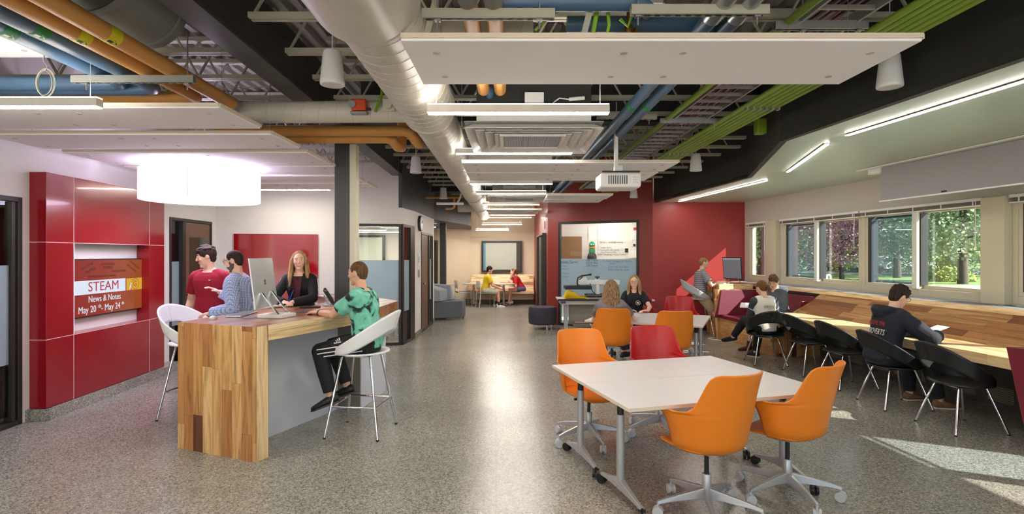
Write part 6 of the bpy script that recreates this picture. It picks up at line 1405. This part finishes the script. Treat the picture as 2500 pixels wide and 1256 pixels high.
    m = MB(); m.tube([E(-.026, .081, -.0595), E(-.013, .0895, -.0635), E(0, .0915, -.0635), E(.013, .0895, -.0635), E(.026, .081, -.0595)], [.0015*k, .0036*k, .0038*k, .0036*k, .0015*k], n=8); m.tube([E(-.024, .081, -.061), E(-.012, .0885, -.0705), E(0, .090, -.0725), E(.012, .0885, -.0705), E(.024, .081, -.061)], [.0015*k, .004*k, .0048*k, .004*k, .0015*k], n=8); m.build('lips', M('lips', (186, 104, 100), .45), root, smooth=True)
    if female: m = MB(); m.sph((0, .0945, -.0665), (.015, .003, .0022), 10, 6, Mh); m.build('teeth', plast_w, root, smooth=True)
    if beard:
        m = MB(); m.sph((0, .02, -.066), (.058, .067, .056), 20, 12, Mh); m.sph((0, .06, -.11), (.028, .024, .022), 12, 8, Mh)
        for q in (-1, 1): m.sph((q*.062, .008, -.03), (.014, .03, .04), 12, 8, Mh)
        finish(m, 'beard', beard, root, .006, 1)
    if glasses:
        m = MB()
        for q in (-1, 1): m.tube([E(q*.032+.024*math.cos(2*PI*i/18), .104-.01*abs(math.cos(2*PI*i/18)), .004+.019*math.sin(2*PI*i/18)) for i in range(18)], .002*k, n=6, close=True); m.tube([E(q*.056, .096, .01), E(q*.078, .05, .01), E(q*.082, -.01, .006)], .0018*k, n=6)
        m.tube([E(-.009, .104, .008), E(.009, .104, .008)], .002*k, n=6); m.build('glasses', glasses, root, smooth=True)
    st, hm = hair; m = MB()
    if st == 'buzz': m.sph((0, -.012, .014), (.0785, .0955, .098), 24, 16, Mh); m.sph((0, -.045, -.035), (.06, .048, .05), 16, 12, Mh)
    elif st == 'short':
        m.sph((0, -.014, .024), (.083, .102, .102), 24, 16, Mh); m.sph((0, -.045, -.035), (.066, .056, .058), 16, 12, Mh)
        random.seed(hash(label) % 1000 if False else len(label)); 
        for i in range(26):
            a = random.uniform(0, 2*PI); z_ = random.uniform(.3, 1); r_ = math.sqrt(1-z_*z_); p0 = Vector((.076*r_*math.cos(a), -.01+.092*r_*math.sin(a), .026+.1*z_)); m.sph(p0, (.024, .028, .014), 8, 6, Mh)
    else:
        m.sph((0, -.026, .024), (.084, .1, .099), 24, 16, Mh); m.sph((0, -.05, -.03), (.07, .055, .06), 16, 12, Mh)
    if st == 'long':
        L = .30
        for i in range(15):
            a = math.radians(66+ (360-132)*i/14)  # from right front round the back to left front
            dx, dy = math.sin(a), math.cos(a)
            p0 = E(dx*.05, dy*.04-.01, .085); p1 = E(dx*.088, dy*.088-.012, .0); p2 = E(dx*.098, dy*.092-.02, -.10); 
            dn_ = -Z*.8-s*.2; bk_ = -.0
            p3 = p2+dn_*(.11*k)+Fw*(.02*k if dy > .0 else -.035*k)+Rt*dx*.012*k; p4 = p3+dn_*((L-.11)*k*(.75+.25*math.sin(i*2.3)))+Fw*(.03*k if dy > .2 else -.01*k)
            m.tube([p0, p1, p2, p3, p4], [.02*k, .024*k, .026*k, .024*k, .007*k], n=8)
    if st == 'ponytail':
        c = E(0, -.11, .0); m.sph((0, -.105, .0), (.028, .02, .03), 12, 8, Mh); m.tube([c, E(0, -.15, -.02), E(.005, -.155, -.09), E(0, -.13, -.16)], [.018*k, .03*k, .028*k, .006*k], n=10)
    finish(m, 'hair', hm, root, .007 if vox < .009 else .01, 1)
    return root, dict(hip=hip, s=s, Fw=Fw, Rt=Rt, nb=nb, k=k, arms=arms, legs=legs, E=E, inv=inv, HF=HF)
blkshoe = (M('black_shoe', (26, 26, 28), .5), M('dark_sole', (50, 50, 54), .5)); whshoe = (M('white_shoe', (228, 226, 222), .5), plast_w); canv = (M('black_canvas', (30, 30, 32), .8), M('cream_sole', (226, 218, 200), .5)); brshoe = (M('leopard_canvas', (120, 92, 66), .8, var=.7, scale=70), M('cream_sole')); grshoe = (M('olive_shoe', (92, 86, 74), .8), M('pale_sole', (190, 186, 176), .6)); rdshoe = (M('dark_red_shoe', (70, 30, 34), .7), M('red_sole', (150, 40, 40), .6))
denim = cloth('denim', (66, 78, 102)); khaki = cloth('khaki', (170, 154, 124))
VN = .0065
# 1 boy in red t-shirt
r, q = person('standing boy in a dark red t-shirt looking to the left, behind the reception bar', -3.32, 6.02, (-.05, -1), .93, 1.02, .02, (-.85, -.5, -.22), ((-3.03, 6.0, .86), (-3.60, 6.0, .86)), ((-3.2, 6.05, .08), (-3.44, 6.05, .08)), shirt=cloth('crimson_tshirt', (150, 12, 40)), pants=cloth('dark_jeans', (52, 56, 70)), hair=('short', h_dark), shoe=whshoe, hip_off=0)
TXT('w', .03, (1, 0, 0), (0, 0, 1), (-3.26, 6.02-.150, 1.325), plast_w, r, 'shirt_mark')
# 2 man in check shirt
r, q = person('standing bearded man in a blue checked shirt and khaki trousers, gesturing with one hand', -2.80, 5.62, (-1, -.12), .91, .985, .03, (-1, -.12, -.22), ((-2.98, 5.40, 1.02), (-3.10, 5.78, 1.2)), ((-2.8, 5.5, .08), (-2.8, 5.72, .08)), shirt=plaid(), sleeve=1, pants=khaki, hair=('buzz', h_dark), glasses=M('dark_wire', (40, 40, 44), .3, .6), beard=beardm, shoe=blkshoe, hip_off=0, loose=.012)
m = MB(); c = q['hip']+q['s']*.06; m.rings([[c+q['Rt']*.178*math.cos(2*PI*i/24)+q['Fw']*.14*math.sin(2*PI*i/24)+q['Fw']*.012+q['s']*z_ for i in range(24)] for z_ in (-.1, -.065)]); m.build('belt', M('brown_belt', (70, 40, 30), .4), r, smooth=True)
# 3 woman
r, q = person('smiling young woman with long light brown hair and black jacket leaning on the reception bar', -2.42, 6.26, (.12, -1), .93, .95, .16, (.35, -1, -.03), ((-2.36, 5.86, 1.085), (-2.45, 5.86, 1.085)), ((-2.3, 6.4, .08), (-2.5, 6.4, .08)), shirt=cloth('black_track_jacket', (20, 20, 22)), sleeve=1, pants=cloth('black_leggings', (24, 24, 26)), hair=('long', h_blond), shoe=whshoe, female=True, hip_off=.0, elb=[(.9, .1, -.6), (-.9, .1, -.6)], hdir=[(-.7, -.6, 0), (.7, -.6, 0)])
nbw = q['nb']; m = MB(); F_, R_2, s_3 = q['Fw'], q['Rt'], q['s']; c = nbw-s_3*.12
pts = [nbw+F_*.085+R_2*.05-s_3*.01, nbw+F_*.085-R_2*.05-s_3*.01, nbw+F_*.155-R_2*.045-s_3*.12, nbw+F_*.165-R_2*.03-s_3*.24, nbw+F_*.165+R_2*.03-s_3*.24, nbw+F_*.155+R_2*.045-s_3*.12]
m.rings([pts, [p_-F_*.03 for p_ in pts]]); m.build('inner_top', cloth('maroon_top', (76, 18, 30)), r, bevel=.004)
for sgn in (0, 1):
    a, e, w2 = q['arms'][sgn]; o_ = (R_2*(-1, 1)[sgn]); m = MB(); m.tube([a+o_*.054+s_3*.01, a+(e-a)*.3+o_*.058, a+(e-a)*.6+o_*.055], .006, n=6); m.build('sleeve_stripe', plast_w, r, smooth=True)
tag(MB().cyl((-2.39, 5.80, 1.06), (-2.34, 5.83, 1.22), .0045).build('pen', M('blue_pen', (30, 60, 190), .3), smooth=True), 'blue and red pen held by the smiling woman at the bar', 'pen')
# 4 tie-dye boy
r, q = person('boy in a mint and black tie-dye t-shirt sitting on the white bar stool', -1.34, 4.93, (-1, .16), .815, .975, .13, (-1, .28, -.1), ((-1.78, 5.02, 1.065), (-1.80, 5.18, 1.07)), ((-1.60, 4.80, .36), (-1.52, 5.02, .39)), footdir=[(-1, -.1, -.35), (-1, .1, -.3)], shirt=tiedye(), pants=cloth('black_track_pants', (26, 27, 30)), hair=('buzz', h_brown), shoe=blkshoe, skin=skin2, hip_off=-.05, elb=[(.5, -1, -.8), (.3, .6, -.9)], loose=.008, hdir=[(-1, .4, -.05), (-1, -.2, -.05)])
a, kq, an = q['legs'][0]; d = (kq-a).normalized(); o_ = -q['Rt']
for i in (-1, 0, 1):
    up2 = d.cross(o_).normalized(); m = MB(); pts = []
    for t in (.0, .25, .5, .75, .97):
        c = a+(kq-a)*t; rr = (.088-.034*t)*q['k']+.0185; ang = .36*i/ (1-.3*t)-.25; pts.append(c+(o_*math.cos(ang)+up2*math.sin(ang))*rr)
    m.tube(pts, .0055, n=6); m.build('leg_stripe', plast_w, r, smooth=True)
w_l = wm(r)
def onleg(t, ang, dist): c = a+(kq-a)*t; rr = (.088-.034*t)*q['k']+.021; return w_l @ (c+(o_*math.cos(ang)+up2*math.sin(ang))*rr)
rdir = (w_l.to_3x3() @ (-d)).normalized(); nout = (w_l.to_3x3() @ o_).normalized(); upd = nout.cross(rdir)
if upd.z < 0: upd = -upd
sg_ = 1 if up2.z > 0 else -1
pc_ = onleg(.5, .62*sg_, 0); n2 = rdir.cross(upd); upq = (upd*math.cos(.62)-nout*math.sin(.62)).normalized()
if rdir.cross(upq).dot(nout) < 0: rdir = -rdir
TXT('adidas', .026, rdir, upq, pc_, plast_w, r, 'logo_lettering', wt=.0004)
for j in range(3):
    m = MB(); b0 = pc_+upq*.014+rdir*(-.016+.014*j); hh = .012+.010*j; m.add([b0, b0+rdir*.009, b0+rdir*.009-rdir*.01+upq*hh*.9, b0-rdir*.01+upq*hh], [(0, 1, 2, 3)]); m.build('logo_bar', plast_w, r, w=1, fixn=False, solid=.001)
a_, e2, w2 = q['arms'][0]; m = MB(); u_ = (w2-e2).normalized(); m.cyl(w2-u_*.035, w2-u_*.015, .031, n=18); m.build('wristband', blk, r, smooth=True)
# 5 stool man
r, q = person('man in a grey striped t-shirt and khaki shorts typing at the standing desk', 3.74, 10.84, (1, -.06), .82, .97, .12, (1, -.1, -.1), ((4.08, 10.72, 1.06), (4.1, 10.58, 1.06)), ((3.98, 10.95, .38), (4.2, 10.62, .08)), footdir=[(.9, .2, -.3), (1, -.25, 0)], shirt=striped('grey_blue_stripes', (118, 122, 136), (164, 160, 160), 26), pants=khaki, leg=.78, hair=('buzz', h_sandy), shoe=grshoe, vox=.009, loose=.008)
# 6 raglan girl
r, q = person('girl in a cream and charcoal raglan top on the black chair, seen from behind', 3.74, 8.05, (-.05, 1), .52, .93, .12, (-.35, 1, -.45), ((3.70, 8.40, .80), (3.90, 8.42, .80)), ((3.50, 8.62, .30), (3.80, 8.50, .08)), footdir=[(-1, .35, -.15), (-.5, 1, 0)], shirt=cloth('cream_raglan', (232, 226, 214)), sleeve=.4, pants=cloth('black_leggings'), hair=('ponytail', h_red), shoe=canv, vox=.008, female=True, loose=.012)
m = MB()
for a, e, w2 in q['arms']:
    chain(m, [a+(q['nb']-a)*.35, a, e, e+(w2-e)*.5, e+(w2-e)*.9], [.05, .075, .06, .052, .042])
finish(m, 'sleeves', cloth('charcoal_sleeve', (62, 66, 76)), r, .01, 3)
W_ = wm(r); bp = W_ @ (q['hip']+q['s']*.30-q['Fw']*.132); TXT('PRESS', .06, (1, .05, 0), (0, .12, 1), bp, M('faded_print', (120, 116, 122), .8), r, 'shirt_print', curve=(.18, .1))
m = MB(); E = q['E']; m.tube([E(.02*math.cos(2*PI*i/12), -.118, .02*math.sin(2*PI*i/12)) for i in range(12)], .006, close=True); m.build('hair_tie', blk, r, smooth=True)
tb_ = T('tablet', 'bright white tablet held by the pair at the booth', 'tablet', (3.70, 8.52, .80)); MB().box(-.12, -.09, 0, .12, .09, .01, Matrix.Rotation(-.5, 4, 'Z') @ Matrix.Rotation(.35, 4, 'X')).build('body', plast_w, tb_, bevel=.003)
# 7 booth boy
bx_, by_ = WW(8.95, .78)
r, q = person('boy in a grey hooded sweatshirt and glasses on the maroon booth', bx_, by_, (-1, -.25), .565, .97, .22, (-.75, -.65, -.45), ((4.08, 8.72, .74), (4.05, 9.0, .72)), ((3.93, 8.78, .08), (3.95, 9.08, .08)), shirt=cloth('slate_hoodie', (84, 92, 106)), sleeve=1, pants=cloth('royal_blue_shorts', (28, 70, 170)), leg=.6, hair=('short', h_brown), glasses=blk, shoe=rdshoe, sock=blk, hood=1, vox=.008, loose=.014)
# 8 dark hoodie
r, q = person('person in a black hooded sweatshirt with printed back, reading at the window counter', 3.93, 5.78, (1, .04), .53, 1.03, .27, (1, .05, -.5), ((4.44, 5.95, .755), (4.42, 5.66, .755)), ((4.38, 6.0, .08), (4.46, 5.68, .08)), shirt=cloth('black_hoodie', (30, 34, 44)), sleeve=1, pants=cloth('black_jeans', (26, 28, 34)), hair=('short', h_dark), glasses=M('dark_wire'), shoe=brshoe, hood=1, loose=.018, elb=[(.2, 1, -.9), (.2, -1, -.8)])
W_ = wm(r); s_w = (W_.to_3x3() @ q['s']).normalized(); f_w = (W_.to_3x3() @ q['Fw']).normalized(); r_w = (W_.to_3x3() @ q['Rt']).normalized()
for tx, sz, t, mt in (('WELCOME TIME', .062, .31, M('red_print', (170, 30, 34), .7)), ('INTROVERTS', .085, .225, M('white_print', (214, 212, 208), .7))):
    bp = W_ @ (q['hip']+q['s']*t*q['k']-q['Fw']*(.1+.012*t/.3)*q['k'])-f_w*.047+r_w*.03; TXT(tx, sz, r_w, s_w, bp, mt, r, 'back_print', xs=.52, curve=(.21, .13))
bk = T('book', 'thin white booklet held open by the person in the black hooded sweatshirt', 'book', (4.50, 5.8, .80)); MB().box(-.1, -.08, 0, .1, .08, .006, Matrix.Rotation(-.35, 4, 'Y')).build('pages', plast_w, bk)
# 9 girl from behind at far table
r, q = person('girl with long brown hair seen from behind at the far table, grey camouflage t-shirt', 1.31, 7.2, (.12, 1), .52, .99, .08, (.3, 1, -.1), ((1.22, 7.62, .73), (1.62, 7.55, .73)), ((1.24, 7.3, .08), (1.58, 7.52, .26)), footdir=[(0, 1, 0), (.5, .8, .0)], shirt=camo('camo_grey', (132, 128, 132), (104, 98, 96)), pants=cloth('dark_jeans'), hair=('long', hairm('hair_ash_blond', (84, 62, 48), (176, 142, 104))), shoe=canv, vox=.008, female=True, loose=.008, elb=[(-.6, -.3, -.8), (.8, -.2, -.8)])
# 10 girl facing
r, q = person('smiling girl with glasses, long blond hair and black t-shirt facing the camera', 2.0, 8.92, (-.22, -1), .53, .98, .10, (-.22, -1, -.08), ((2.1, 8.42, .735), (1.8, 8.5, .735)), ((2.0, 8.5, .08), (1.75, 8.55, .08)), shirt=cloth('black_tshirt', (24, 26, 32)), pants=denim, hair=('long', h_blond), glasses=M('wine_frames', (90, 30, 44), .3), shoe=canv, vox=.008, female=True, loose=.006, elb=[(.8, .2, -.7), (-.7, .3, -.8)], hdir=[(-1, -.3, 0), (1, -.2, 0)])
W_ = wm(r); bp = W_ @ (q['hip']+q['s']*.31+q['Fw']*.165+q['Rt']*-.06)
m = MB(); rr_ = (W_.to_3x3() @ q['Rt']); 
m.tube([bp+rr_*.035*math.cos(2*PI*i/20)+Vector((0, 0, .035*math.sin(2*PI*i/20))) for i in range(20)], .0035, n=5, close=True); m.sph(bp, (.016, .006, .016)); m.build('shirt_emblem', plast_w, r, w=1, smooth=True)
# 11 yellow boy
r, q = person('boy in a yellow t-shirt and pale shorts on the white chair at the far tables', -.80, 16.65, (1, .15), .52, .97, .20, (1, .1, -.15), ((-.36, 16.85, .62), (-.38, 16.55, .58)), ((-.52, 16.8, .08), (-.40, 16.52, .08)), shirt=cloth('yellow_tshirt', (226, 190, 40)), pants=cloth('pale_shorts', (206, 200, 186)), leg=.78, hair=('short', h_black), shoe=whshoe, sock=blk, vox=.01, skin=skin2, loose=.01)
# 12 red girl
r, q = person('girl in a red t-shirt with a ponytail leaning on her hand at the far bench', .30, 17.36, (-1, -.15), .51, .95, .55, (-1, -.3, -.12), ((-.05, 17.1, .73), (.05, 17.2, 1.06)), ((-.10, 17.15, .10), (-.02, 17.35, .12)), shirt=cloth('red_tshirt', (190, 26, 32)), pants=cloth('blue_shorts', (84, 92, 130)), leg=.4, hair=('ponytail', h_red), shoe=whshoe, vox=.01, female=True, elb=[(-.2, -.3, -1), (-.6, .1, -1)])
